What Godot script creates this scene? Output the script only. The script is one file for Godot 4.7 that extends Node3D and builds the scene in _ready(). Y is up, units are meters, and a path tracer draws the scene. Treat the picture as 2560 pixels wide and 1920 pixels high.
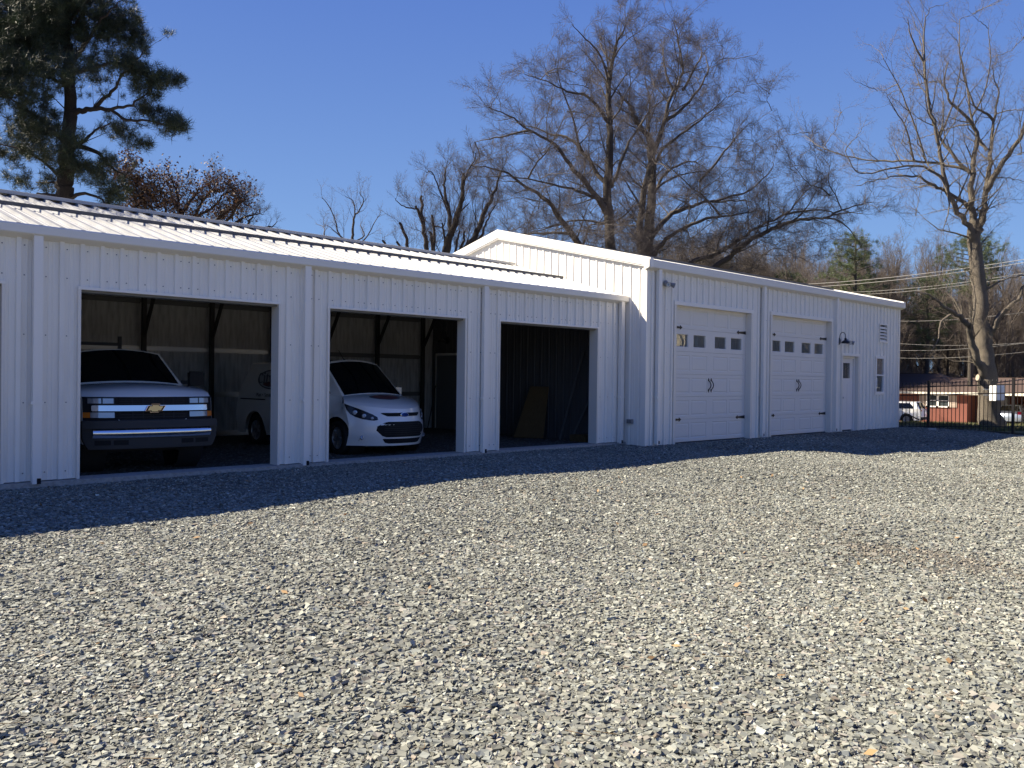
extends Node3D

const FH := Vector3(0.68776, 0.0, -0.72594)
const RH := Vector3(0.72594, 0.0, 0.68776)
const EYE := Vector3(0.0, 1.456, 12.434)
var rng := RandomNumberGenerator.new()
var counts := {}
var M := {}


class MB:
	var v := PackedVector3Array()
	var n := PackedVector3Array()
	var ix := PackedInt32Array()

	func tri(a: Vector3, b: Vector3, c: Vector3) -> void:
		var nn := (b - a).cross(c - a).normalized()
		var k := v.size()
		v.push_back(a); v.push_back(b); v.push_back(c)
		n.push_back(nn); n.push_back(nn); n.push_back(nn)
		ix.push_back(k); ix.push_back(k + 2); ix.push_back(k + 1)

	func quad(a: Vector3, b: Vector3, c: Vector3, d: Vector3) -> void:
		var nn := (c - a).cross(d - b)
		if nn.length_squared() < 1e-16:
			return
		nn = nn.normalized()
		var k := v.size()
		v.push_back(a); v.push_back(b); v.push_back(c); v.push_back(d)
		for i in 4:
			n.push_back(nn)
		ix.push_back(k); ix.push_back(k + 2); ix.push_back(k + 1)
		ix.push_back(k); ix.push_back(k + 3); ix.push_back(k + 2)

	func tbox(t: Transform3D, a: Vector3, b: Vector3) -> void:
		var p: Array[Vector3] = []
		for i in 8:
			p.append(t * Vector3(b.x if i & 1 else a.x, b.y if i & 2 else a.y, b.z if i & 4 else a.z))
		quad(p[4], p[5], p[7], p[6])
		quad(p[1], p[0], p[2], p[3])
		quad(p[5], p[1], p[3], p[7])
		quad(p[0], p[4], p[6], p[2])
		quad(p[6], p[7], p[3], p[2])
		quad(p[0], p[1], p[5], p[4])

	func box(a: Vector3, b: Vector3) -> void:
		tbox(Transform3D(), a, b)

	# a straight bar of rectangular section from p to q
	func bar(p: Vector3, q: Vector3, w: float, h: float, up := Vector3.UP) -> void:
		var d := q - p
		var z := d.normalized()
		var x := up.cross(z)
		if x.length() < 0.01:
			x = Vector3.RIGHT
		x = x.normalized()
		tbox(Transform3D(Basis(x, z.cross(x), z), p), Vector3(-w / 2, -h / 2, 0), Vector3(w / 2, h / 2, d.length()))

	func tube(p: PackedVector3Array, r: PackedFloat32Array, sides: int, capped := false) -> void:
		var t := (p[1] - p[0]).normalized()
		var e := t.cross(Vector3.UP if absf(t.y) < 0.9 else Vector3.RIGHT).normalized()
		var k := v.size()
		var m := p.size()
		for i in m:
			var tt := (p[mini(i + 1, m - 1)] - p[maxi(i - 1, 0)]).normalized()
			e = (e - tt * e.dot(tt)).normalized()
			var f := tt.cross(e)
			for j in sides:
				var a := TAU * j / sides
				var o := e * cos(a) + f * sin(a)
				v.push_back(p[i] + o * r[i])
				n.push_back(o)
		for i in m - 1:
			for j in sides:
				var a := k + i * sides + j
				var b := k + i * sides + (j + 1) % sides
				ix.push_back(a); ix.push_back(b + sides); ix.push_back(b)
				ix.push_back(a); ix.push_back(a + sides); ix.push_back(b + sides)
		if capped:
			for s in [0, m - 1]:
				var tt: Vector3 = (p[0] - p[1]) if s == 0 else (p[m - 1] - p[m - 2])
				var c := v.size()
				v.push_back(p[s]); n.push_back(tt.normalized())
				for j in sides:
					v.push_back(v[k + s * sides + j]); n.push_back(tt.normalized())
				for j in sides:
					var b := c + 1 + (j + 1) % sides
					var a := c + 1 + j
					if s == 0:
						ix.push_back(c); ix.push_back(a); ix.push_back(b)
					else:
						ix.push_back(c); ix.push_back(b); ix.push_back(a)

	func rod(p: Vector3, q: Vector3, r: float, sides := 8) -> void:
		tube(PackedVector3Array([p, q]), PackedFloat32Array([r, r]), sides, true)

	# smooth sheet through rows of points
	func grid(rows: Array, flip := false) -> void:
		var k := v.size()
		var nr := rows.size()
		var nc: int = rows[0].size()
		for i in nr:
			for j in nc:
				var du: Vector3 = rows[i][mini(j + 1, nc - 1)] - rows[i][maxi(j - 1, 0)]
				var dv: Vector3 = rows[mini(i + 1, nr - 1)][j] - rows[maxi(i - 1, 0)][j]
				var nn := du.cross(dv)
				if nn.length_squared() < 1e-14:
					nn = Vector3.UP
				v.push_back(rows[i][j])
				n.push_back(-nn.normalized() if flip else nn.normalized())
		for i in nr - 1:
			for j in nc - 1:
				var a := k + i * nc + j
				var b := a + 1
				var c := b + nc
				var d := a + nc
				if flip:
					ix.push_back(a); ix.push_back(b); ix.push_back(c)
					ix.push_back(a); ix.push_back(c); ix.push_back(d)
				else:
					ix.push_back(a); ix.push_back(c); ix.push_back(b)
					ix.push_back(a); ix.push_back(d); ix.push_back(c)

	# profile of (radius, height) turned about the axis y of t
	func lathe(t: Transform3D, prof: Array, sides: int) -> void:
		var rows := []
		for q in prof:
			var row := PackedVector3Array()
			for j in sides + 1:
				var a := TAU * j / sides
				row.push_back(t * Vector3(q[0] * cos(a), q[1], -q[0] * sin(a)))
			rows.append(row)
		grid(rows)

	# closed outline in the plane xy of t, pushed from z0 to z1
	func prism(t: Transform3D, poly: PackedVector2Array, z0: float, z1: float) -> void:
		var tr := Geometry2D.triangulate_polygon(poly)
		var cw := Geometry2D.is_polygon_clockwise(poly)
		for i in range(0, tr.size(), 3):
			var a := poly[tr[i]]
			var b := poly[tr[i + 1]]
			var c := poly[tr[i + 2]]
			if (b - a).cross(c - a) < 0:
				var x := b
				b = c
				c = x
			tri(t * Vector3(a.x, a.y, z1), t * Vector3(b.x, b.y, z1), t * Vector3(c.x, c.y, z1))
			tri(t * Vector3(a.x, a.y, z0), t * Vector3(c.x, c.y, z0), t * Vector3(b.x, b.y, z0))
		for i in poly.size():
			var a := poly[i]
			var b := poly[(i + 1) % poly.size()]
			if (not cw):
				var x := a
				a = b
				b = x
			quad(t * Vector3(a.x, a.y, z0), t * Vector3(a.x, a.y, z1), t * Vector3(b.x, b.y, z1), t * Vector3(b.x, b.y, z0))

	# sheet metal with raised ribs: s runs along x of t, height along y, ribs stand out along z
	func ribbed(t: Transform3D, s0: float, s1: float, y0: float, ya: float, yb: float, h := 0.03, phase := 0.0, pitch := 0.2575) -> void:
		var ps := PackedVector2Array()
		var shape := [[-0.038, 0.0], [-0.026, h], [0.026, h], [0.038, 0.0], [0.088, 0.0], [0.096, 0.006], [0.108, 0.006], [0.116, 0.0], [0.142, 0.0], [0.15, 0.006], [0.162, 0.006], [0.17, 0.0]]
		var k := int(floor((s0 - phase) / pitch)) - 1
		while k * pitch + phase < s1 + pitch:
			for q in shape:
				ps.push_back(Vector2(k * pitch + phase + q[0], q[1]))
			k += 1
		var cut := PackedVector2Array()
		for i in ps.size() - 1:
			var a := ps[i]
			var b := ps[i + 1]
			if b.x <= s0 or a.x >= s1:
				continue
			if cut.is_empty():
				cut.push_back(a.lerp(b, clampf((s0 - a.x) / (b.x - a.x), 0, 1)))
			cut.push_back(a.lerp(b, clampf((s1 - a.x) / (b.x - a.x), 0, 1)))
		for i in cut.size() - 1:
			var a := cut[i]
			var b := cut[i + 1]
			quad(t * Vector3(a.x, y0, a.y), t * Vector3(b.x, y0, b.y), t * Vector3(b.x, lerpf(ya, yb, (b.x - s0) / (s1 - s0)), b.y), t * Vector3(a.x, lerpf(ya, yb, (a.x - s0) / (s1 - s0)), a.y))

	func mesh() -> ArrayMesh:
		var a := []
		a.resize(Mesh.ARRAY_MAX)
		a[Mesh.ARRAY_VERTEX] = v
		a[Mesh.ARRAY_NORMAL] = n
		a[Mesh.ARRAY_INDEX] = ix
		var m := ArrayMesh.new()
		m.add_surface_from_arrays(Mesh.PRIMITIVE_TRIANGLES, a)
		return m


func numbered(parent: Node, called: String) -> String:
	var key := "%d/%s" % [parent.get_instance_id(), called]
	counts[key] = counts.get(key, -1) + 1
	return called if counts[key] == 0 else "%s_%03d" % [called, counts[key]]


func tag(o: Node, label: String, category := "", group := "", kind := "") -> void:
	o.set_meta("label", label)
	if category:
		o.set_meta("category", category)
	if group:
		o.set_meta("group", group)
	if kind:
		o.set_meta("kind", kind)


func thing(called: String, label: String, category: String, at := Vector3.ZERO, turn := 0.0, group := "") -> Node3D:
	var o := Node3D.new()
	o.name = numbered(self, called)
	add_child(o)
	o.position = at
	o.rotation.y = turn
	tag(o, label, category, group)
	return o


func part(called: String, mb: MB, m: Material, parent: Node = self) -> MeshInstance3D:
	var o := MeshInstance3D.new()
	o.name = numbered(parent, called)
	o.mesh = mb.mesh()
	o.material_override = m
	parent.add_child(o)
	return o


func part_mesh(called: String, mesh: Mesh, m: Material, parent: Node, t: Transform3D) -> MeshInstance3D:
	var o := MeshInstance3D.new()
	o.name = numbered(parent, called)
	o.mesh = mesh
	o.material_override = m
	o.transform = t
	parent.add_child(o)
	return o


func scatter(called: String, mesh: Mesh, m: Material, where: Array, tints: Array, parent: Node, stuff := true) -> MultiMeshInstance3D:
	var mm := MultiMesh.new()
	mm.transform_format = MultiMesh.TRANSFORM_3D
	mm.use_colors = tints.size() > 0
	mm.instance_count = where.size()
	mm.mesh = mesh
	for i in where.size():
		mm.set_instance_transform(i, where[i])
		if tints.size():
			mm.set_instance_color(i, tints[i])
	var o := MultiMeshInstance3D.new()
	o.name = numbered(parent, called)
	o.multimesh = mm
	o.material_override = m
	parent.add_child(o)
	if stuff:
		o.set_meta("kind", "stuff")
	return o


func mat(r: float, g: float, b: float, rough := 0.6, metal := 0.0) -> StandardMaterial3D:
	var m := StandardMaterial3D.new()
	m.albedo_color = Color(r, g, b).linear_to_srgb()
	m.roughness = rough
	m.metallic = metal
	return m


func noise_tex(seed_: int, freq: float, ramp: Array, size := 512, kind := FastNoiseLite.TYPE_SIMPLEX_SMOOTH, octaves := 4, normal := 0.0) -> NoiseTexture2D:
	var n := FastNoiseLite.new()
	n.seed = seed_
	n.noise_type = kind
	n.frequency = freq
	n.fractal_octaves = octaves
	var t := NoiseTexture2D.new()
	t.width = size
	t.height = size
	t.seamless = true
	t.noise = n
	if normal > 0.0:
		t.as_normal_map = true
		t.bump_strength = normal
	elif ramp.size():
		var g := Gradient.new()
		var off := PackedFloat32Array()
		var col := PackedColorArray()
		for q in ramp:
			off.push_back(q[0])
			col.push_back(Color(q[1], q[2], q[3]).linear_to_srgb())
		g.offsets = off
		g.colors = col
		t.color_ramp = g
	return t


# colour from a noise laid over all three planes, scale in repeats per metre
func skin(ramp: Array, scale: Vector3, rough: float, seed_: int, freq := 0.02, kind := FastNoiseLite.TYPE_SIMPLEX_SMOOTH, relief := 0.0) -> StandardMaterial3D:
	var m := StandardMaterial3D.new()
	m.albedo_texture = noise_tex(seed_, freq, ramp, 512, kind)
	m.uv1_triplanar = true
	m.uv1_scale = scale
	m.roughness = rough
	if relief > 0.0:
		m.heightmap_enabled = true
		m.heightmap_scale = relief
		m.heightmap_texture = noise_tex(seed_ + 1, freq, [], 512, kind)
	return m


func glass(alpha := 0.12) -> StandardMaterial3D:
	var m := StandardMaterial3D.new()
	m.transparency = BaseMaterial3D.TRANSPARENCY_ALPHA
	m.albedo_color = Color(0.8, 0.85, 0.85, alpha)
	m.roughness = 0.02
	return m


func ground_y(x: float, z: float) -> float:
	var d := x * FH.x + (z - 12.434) * FH.z
	var y := -0.05 - 0.008 * clampf(z, 0.0, 14.0)
	y -= 0.09 * exp(-pow((x - 1.0) / 4.0, 2) - pow((z - 3.2) / 3.0, 2))
	y -= 0.17 * exp(-pow((x - 23.5) / 4.5, 2) - pow((z - 5.0) / 2.6, 2))
	y += (0.035 * sin(x * 0.83 + z * 0.4) * sin(z * 0.7 - x * 0.21 + 1.0) + 0.012 * sin(x * 2.3 + 1.3 * z) * sin(z * 1.9)) * smoothstep(0.2, 2.5, z)
	y -= 1.62 * smoothstep(30.0, 50.0, d)
	return y


func at_view(u: float, d: float) -> Vector3:
	var p := Vector3(0, 0, 12.434) + FH * d + RH * u
	p.y = ground_y(p.x, p.z)
	return p


func materials() -> void:
	M.siding = skin([[0.0, 0.75, 0.72, 0.665], [0.5, 0.81, 0.78, 0.72], [1.0, 0.83, 0.80, 0.74]], Vector3(0.35, 0.12, 0.35), 0.42, 11, 0.012)
	M.trim = mat(0.82, 0.79, 0.735, 0.38)
	M.gutter = mat(0.74, 0.71, 0.65, 0.36)
	M.roof = skin([[0.0, 0.25, 0.255, 0.26], [0.5, 0.315, 0.32, 0.325], [1.0, 0.38, 0.385, 0.39]], Vector3(0.25, 0.25, 0.25), 0.38, 21, 0.014)
	M.cap = mat(0.55, 0.545, 0.53, 0.4)
	M.bar = mat(0.12, 0.12, 0.125, 0.6)
	M.screw = mat(0.16, 0.17, 0.2, 0.4, 0.4)
	M.concrete = skin([[0.0, 0.24, 0.23, 0.21], [0.5, 0.33, 0.32, 0.30], [1.0, 0.40, 0.39, 0.37]], Vector3(0.8, 0.8, 0.8), 0.9, 31, 0.03, FastNoiseLite.TYPE_SIMPLEX_SMOOTH, 0.3)
	M.liner = skin([[0.0, 0.33, 0.34, 0.35], [0.45, 0.48, 0.495, 0.51], [0.75, 0.56, 0.575, 0.59], [1.0, 0.64, 0.65, 0.66]], Vector3(0.9, 0.12, 0.9), 0.5, 41, 0.02, FastNoiseLite.TYPE_SIMPLEX_SMOOTH, 2.0)
	M.steel_dark = mat(0.035, 0.035, 0.037, 0.55)
	M.galv = mat(0.48, 0.48, 0.46, 0.36, 0.7)
	M.primer = mat(0.16, 0.165, 0.17, 0.6)
	M.black = mat(0.006, 0.006, 0.007, 0.9)
	M.black_metal = mat(0.016, 0.014, 0.014, 0.42, 0.2)
	M.rubber = mat(0.014, 0.014, 0.014, 0.85)
	M.door_white = mat(0.72, 0.69, 0.645, 0.5)
	M.entry_white = mat(0.76, 0.73, 0.70, 0.45)
	M.jamb = mat(0.74, 0.70, 0.635, 0.4)
	M.vinyl = mat(0.82, 0.81, 0.80, 0.4)
	M.pane = glass(0.1)
	M.wavy_pane = glass(0.1)
	M.wavy_pane.normal_enabled = true
	M.wavy_pane.normal_texture = noise_tex(91, 0.008, [], 256, FastNoiseLite.TYPE_SIMPLEX_SMOOTH, 2, 6.0)
	M.wavy_pane.normal_scale = 0.05
	M.wavy_pane.uv1_triplanar = true
	M.wavy_pane.uv1_scale = Vector3(1.2, 1.2, 1.2)
	M.house_pane = mat(0.05, 0.06, 0.065, 0.05)
	M.flood = mat(0.25, 0.255, 0.265, 0.45)
	M.lens = mat(0.65, 0.62, 0.55, 0.2)
	M.car_white = mat(0.84, 0.83, 0.81, 0.24)
	M.car_white.clearcoat_enabled = true
	M.car_white.clearcoat = 0.8
	M.car_white.clearcoat_roughness = 0.05
	M.car_blue = mat(0.22, 0.27, 0.36, 0.25, 0.3)
	M.car_blue.clearcoat_enabled = true
	M.car_glass = mat(0.006, 0.007, 0.008, 0.04)
	M.chrome = mat(0.82, 0.82, 0.84, 0.07, 1.0)
	M.plastic = mat(0.012, 0.0125, 0.014, 0.75)
	M.plastic_grey = mat(0.028, 0.029, 0.031, 0.7)
	M.lamp_clear = mat(0.42, 0.44, 0.47, 0.08, 0.55)
	M.lamp_dark = mat(0.02, 0.021, 0.025, 0.1)
	M.amber = mat(0.55, 0.16, 0.02, 0.2)
	M.red = mat(0.35, 0.015, 0.02, 0.2)
	M.gold = mat(0.72, 0.58, 0.30, 0.3, 0.6)
	M.badge_blue = mat(0.03, 0.06, 0.2, 0.2)
	M.rim = mat(0.42, 0.42, 0.43, 0.3, 0.7)
	M.decal_dark = mat(0.10, 0.10, 0.11, 0.5)
	M.decal_red = mat(0.17, 0.06, 0.06, 0.5)
	M.decal_grey = mat(0.42, 0.43, 0.45, 0.5)
	M.plywood = skin([[0.0, 0.085, 0.052, 0.02], [0.5, 0.12, 0.078, 0.032], [1.0, 0.16, 0.11, 0.05]], Vector3(2.0, 0.3, 2.0), 0.8, 51, 0.03)
	M.board = mat(0.40, 0.39, 0.37, 0.7)
	M.shade_tinted_board = mat(0.13, 0.13, 0.125, 0.8)  # board colour darkened, the shade of the bay put into it
	M.bark = skin([[0.0, 0.02, 0.017, 0.014], [0.45, 0.075, 0.064, 0.053], [0.7, 0.14, 0.12, 0.10], [1.0, 0.24, 0.21, 0.175]], Vector3(4.5, 1.6, 4.5), 0.95, 61, 0.03, FastNoiseLite.TYPE_SIMPLEX_SMOOTH, 6.0)
	M.bark_tan = skin([[0.0, 0.04, 0.033, 0.025], [0.35, 0.16, 0.135, 0.105], [0.6, 0.33, 0.28, 0.22], [1.0, 0.48, 0.43, 0.36]], Vector3(5.0, 2.0, 5.0), 0.95, 63, 0.04, FastNoiseLite.TYPE_SIMPLEX_SMOOTH, 9.0)
	M.bark_dark = skin([[0.0, 0.012, 0.010, 0.009], [0.5, 0.032, 0.026, 0.022], [1.0, 0.075, 0.06, 0.05]], Vector3(4.5, 1.6, 4.5), 0.95, 65, 0.03, FastNoiseLite.TYPE_SIMPLEX_SMOOTH, 6.0)
	M.limb = mat(0.078, 0.066, 0.056, 0.9)
	M.limb_dark = mat(0.026, 0.021, 0.019, 0.9)
	M.limb_r = mat(0.10, 0.082, 0.066, 0.9)
	M.twig = mat(0.075, 0.062, 0.060, 0.9)
	M.twig_brown = mat(0.128, 0.104, 0.086, 0.9)
	M.cut_wood = mat(0.40, 0.33, 0.24, 0.8)
	M.needle = StandardMaterial3D.new()
	M.needle.vertex_color_use_as_albedo = true
	M.needle.roughness = 0.55
	M.needle.backlight_enabled = true
	M.needle.backlight = Color(0.35, 0.4, 0.12)
	M.leaf = StandardMaterial3D.new()
	M.leaf.vertex_color_use_as_albedo = true
	M.leaf.roughness = 0.7
	M.leaf.backlight_enabled = true
	M.leaf.backlight = Color(0.4, 0.25, 0.1)
	M.stone = StandardMaterial3D.new()
	M.stone.vertex_color_use_as_albedo = true
	M.stone.roughness = 0.85
	M.grit = skin([[0.0, 0.035, 0.035, 0.03], [0.4, 0.085, 0.085, 0.073], [0.7, 0.15, 0.15, 0.13], [1.0, 0.24, 0.24, 0.205]], Vector3(1.3, 1.3, 1.3), 0.95, 71, 0.12, FastNoiseLite.TYPE_CELLULAR, 1.5)
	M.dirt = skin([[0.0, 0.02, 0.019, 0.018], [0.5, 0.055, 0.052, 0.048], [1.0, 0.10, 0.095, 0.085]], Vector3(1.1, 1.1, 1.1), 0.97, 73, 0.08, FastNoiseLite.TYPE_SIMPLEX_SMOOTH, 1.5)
	M.lawn = skin([[0.0, 0.035, 0.045, 0.014], [0.5, 0.075, 0.09, 0.028], [0.75, 0.12, 0.115, 0.05], [1.0, 0.17, 0.14, 0.07]], Vector3(0.25, 0.25, 0.25), 0.95, 75, 0.03)
	M.litter = skin([[0.0, 0.05, 0.035, 0.022], [0.5, 0.11, 0.08, 0.05], [1.0, 0.19, 0.14, 0.09]], Vector3(0.2, 0.2, 0.2), 0.95, 77, 0.04)
	M.drive = skin([[0.0, 0.46, 0.42, 0.35], [1.0, 0.60, 0.55, 0.46]], Vector3(0.1, 0.1, 0.1), 0.9, 79, 0.03)
	M.brick = skin([[0.0, 0.11, 0.037, 0.027], [0.5, 0.17, 0.058, 0.042], [1.0, 0.24, 0.095, 0.07]], Vector3(0.5, 1.6, 0.5), 0.9, 81, 0.09)
	M.shingle = skin([[0.0, 0.05, 0.032, 0.026], [0.5, 0.075, 0.048, 0.038], [1.0, 0.105, 0.068, 0.055]], Vector3(0.4, 0.9, 0.4), 0.95, 83, 0.06)
	M.fascia = mat(0.78, 0.74, 0.64, 0.6)
	M.shutter = mat(0.42, 0.34, 0.28, 0.7)
	M.cable = mat(0.22, 0.215, 0.21, 0.6)
	M.inner = mat(0.085, 0.088, 0.092, 0.6)  # dark grey that paints the bay's shade onto its end wall
	M.blind = mat(0.22, 0.15, 0.095, 0.9)
	M.cream = mat(0.66, 0.60, 0.46, 0.6)


func _ready() -> void:
	rng.seed = 20240217
	var cam := Camera3D.new()
	cam.name = "camera"
	cam.fov = 49.134
	cam.near = 0.05
	cam.far = 900.0
	cam.transform = Transform3D(Basis(Vector3.UP, deg_to_rad(-43.4531)) * Basis(Vector3.RIGHT, deg_to_rad(-0.40687)) * Basis(Vector3(0, 0, 1), deg_to_rad(0.72501)), EYE)
	add_child(cam)
	cam.current = true
	var sky_mat := ProceduralSkyMaterial.new()
	sky_mat.sky_top_color = Color(0.062, 0.148, 0.59).linear_to_srgb()
	sky_mat.sky_horizon_color = Color(0.37, 0.64, 1.0).linear_to_srgb()
	sky_mat.sky_curve = 0.2
	sky_mat.ground_bottom_color = Color(0.10, 0.09, 0.08).linear_to_srgb()
	sky_mat.ground_horizon_color = Color(0.2, 0.22, 0.26).linear_to_srgb()
	sky_mat.sun_angle_max = 12.0
	sky_mat.sun_curve = 0.05
	var sky := Sky.new()
	sky.sky_material = sky_mat
	var env := Environment.new()
	env.background_mode = Environment.BG_SKY
	env.sky = sky
	env.background_energy_multiplier = 0.33
	env.tonemap_mode = Environment.TONE_MAPPER_LINEAR
	env.tonemap_exposure = 2.8
	env.sdfgi_enabled = true
	env.ssao_enabled = true
	env.ssil_enabled = true
	var we := WorldEnvironment.new()
	we.name = "environment"
	we.environment = env
	add_child(we)
	var sun := DirectionalLight3D.new()
	sun.name = "sun"
	sun.light_color = Color(1.0, 0.95, 0.86)
	sun.light_energy = 1.6
	sun.light_angular_distance = 0.5
	sun.shadow_enabled = true
	sun.transform = Transform3D(Basis.looking_at(Vector3(0.68, -1.0, 0.866).normalized(), Vector3.UP), Vector3(0, 30, 0))
	add_child(sun)

	materials()
	build_ground()
	garage()
	workshop()
	fence()
	house()
	trees()
	woods()
	wires()
	vehicles()
	small_things()
	gravel()


func sheet(xs: Array, zs: Array, lift: float) -> MB:
	var mb := MB.new()
	var rows := []
	for z in zs:
		var row := PackedVector3Array()
		for x in xs:
			row.push_back(Vector3(x, ground_y(x, z) + lift, z))
		rows.append(row)
	mb.grid(rows, true)
	return mb


func steps(a: float, b: float, n: int) -> Array:
	var o := []
	for i in n + 1:
		o.append(lerpf(a, b, float(i) / n))
	return o


func setting(called: String, mb: MB, m: Material, label: String) -> MeshInstance3D:
	var o := part(called, mb, m)
	tag(o, label, "", "", "structure")
	return o


func build_ground() -> void:
	setting("gravel_ground", sheet(steps(-14.0, 30.0, 132), steps(0.08, 20.0, 80), 0.0), M.grit, "grey crushed stone yard in front of the garages")
	var xs := steps(-320, -40, 14) + steps(-20, 110, 65) + steps(140, 420, 14)
	var zs := steps(-420, -100, 16) + steps(-90, 40, 65) + steps(60, 260, 10)
	setting("ground", sheet(xs, zs, -0.03), M.litter, "leaf strewn ground under the trees")
	var lawn := MB.new()
	var rows := []
	for i in 41:
		var row := PackedVector3Array()
		for j in 41:
			var x := lerpf(30.25, 63.8, i / 40.0)
			var z := lerpf(-40.0, 22.0, j / 40.0)
			row.push_back(Vector3(x, ground_y(x, z) + 0.012, z))
		rows.append(row)
	lawn.grid(rows, true)
	setting("lawn", lawn, M.lawn, "strip of winter lawn beyond the black fence")
	var drive := MB.new()
	rows = []
	for i in 5:
		var row := PackedVector3Array()
		for j in 15:
			var x := lerpf(63.7, 69.9, i / 4.0)
			var z := lerpf(-48.0, 30.0, j / 14.0)
			row.push_back(Vector3(x, ground_y(x, z) + 0.03, z))
		rows.append(row)
	drive.grid(rows, true)
	setting("driveway", drive, M.drive, "pale concrete driveway before the brick house")
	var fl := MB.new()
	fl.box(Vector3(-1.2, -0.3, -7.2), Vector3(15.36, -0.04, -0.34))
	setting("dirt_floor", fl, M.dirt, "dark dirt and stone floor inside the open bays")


const BAYS := [[-0.33, 2.70], [3.58, 6.593], [7.465, 10.515], [11.37, 14.407]]


# cuts [a, b] at panel joints and opening edges; openings are [x0, x1, y_from, y_to]
func clad(parent: Node, t: Transform3D, a: float, b: float, y0: float, top_a: float, top_b: float, holes: Array, phase := 0.0, rib := 0.036, m: Material = null) -> void:
	var cuts := [a, b]
	var k := ceilf((a - phase) / 1.03)
	while k * 1.03 + phase + 0.1288 < b:
		if k * 1.03 + phase + 0.1288 > a + 0.02:
			cuts.append(k * 1.03 + phase + 0.1288)
		k += 1.0
	for h in holes:
		cuts.append(h[0])
		cuts.append(h[1])
	cuts.sort()
	for i in cuts.size() - 1:
		var s0: float = cuts[i]
		var s1: float = cuts[i + 1]
		if s1 - s0 < 0.004:
			continue
		var mid := (s0 + s1) / 2
		var ya := lerpf(top_a, top_b, (s0 - a) / (b - a))
		var yb := lerpf(top_a, top_b, (s1 - a) / (b - a))
		var mb := MB.new()
		var spans := [[y0, 99.0]]
		for h in holes:
			if mid > h[0] and mid < h[1]:
				var more := []
				for s in spans:
					if h[3] <= s[0] or h[2] >= s[1]:
						more.append(s)
						continue
					if h[2] > s[0] + 0.01:
						more.append([s[0], h[2]])
					if h[3] < s[1] - 0.01:
						more.append([h[3], s[1]])
				spans = more
		for s in spans:
			mb.ribbed(t, s0, s1, s[0], minf(ya, s[1]), minf(yb, s[1]), rib, phase)
		part("wall_panel", mb, m if m else M.siding, parent)


func frame_trim(parent: Node, x0: float, x1: float, y0: float, y1: float, w: float, zf: float, zb: float, sill := false) -> void:
	var m := MB.new()
	m.box(Vector3(x0, y0, zb), Vector3(x0 + w, y1, zf))
	part("jamb_trim", m, M.jamb, parent)
	m = MB.new()
	m.box(Vector3(x1 - w, y0, zb), Vector3(x1, y1, zf))
	part("jamb_trim", m, M.jamb, parent)
	m = MB.new()
	m.box(Vector3(x0, y1, zb), Vector3(x1, y1 + w, zf + 0.003))
	part("head_trim", m, M.trim, parent)
	if sill:
		m = MB.new()
		m.box(Vector3(x0, y0 - w, zb), Vector3(x1, y0, zf + 0.003))
		part("sill_trim", m, M.trim, parent)


func downspout(parent: Node, x: float, z: float, top: float) -> void:
	var m := MB.new()
	m.box(Vector3(x - 0.055, 0.10, z + 0.036), Vector3(x + 0.055, top, z + 0.125))
	m.box(Vector3(x - 0.052, -0.02, z + 0.034), Vector3(x + 0.0, 0.10, z + 0.12))
	m.box(Vector3(x + 0.0, 0.055, z + 0.036), Vector3(x + 0.053, 0.10, z + 0.122))
	var o := part("downspout", m, M.trim, parent)
	m = MB.new()
	m.box(Vector3(x - 0.075, 1.03, z + 0.032), Vector3(x + 0.075, 1.07, z + 0.129))
	part("strap", m, M.trim, o)
	m = MB.new()
	m.box(Vector3(x + 0.005, -0.02, z + 0.04), Vector3(x + 0.05, 0.05, z + 0.12))
	part("outlet", m, M.black, o)  # solid black block, the shade inside the open end put into its colour


func gutter(parent: Node, x0: float, x1: float, z: float, yb: float, yt: float, out: float) -> void:
	var m := MB.new()
	var t := Transform3D(Basis(Vector3(0, 0, 1), Vector3(0, 1, 0), Vector3(-1, 0, 0)), Vector3.ZERO)
	m.prism(t, PackedVector2Array([Vector2(z + 0.004, yb - 0.05), Vector2(z + out - 0.02, yb - 0.006), Vector2(z + out, yb + 0.012), Vector2(z + out, yt - 0.02), Vector2(z + out - 0.012, yt), Vector2(z + 0.004, yt)]), -x1, -x0)
	part("gutter", m, M.gutter, parent)


# ribbed roof slope in 1.03 m sheets: from the eave point (z, y) to the ridge point
func roof_slope(parent: Node, x0: float, x1: float, eave: Vector2, ridge: Vector2, wide := 1.03, called := "roof_panel") -> Transform3D:
	var up := Vector3(0, ridge.y - eave.y, ridge.x - eave.x)
	var ln := up.length()
	up = up / ln
	var sx := Vector3.RIGHT if ridge.x < eave.x else Vector3.LEFT
	var t := Transform3D(Basis(sx, up, sx.cross(up)), Vector3(0, eave.y, eave.x))
	var n := int(ceil((x1 - x0) / wide))
	for i in n:
		var a := x0 + i * wide
		var b := minf(x1, a + wide)
		var mb := MB.new()
		if sx.x > 0:
			mb.ribbed(t, a, b, 0.0, ln, ln, 0.038)
		else:
			mb.ribbed(t, -b, -a, 0.0, ln, ln, 0.038)
		part(called, mb, M.roof, parent)
	return t


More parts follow.
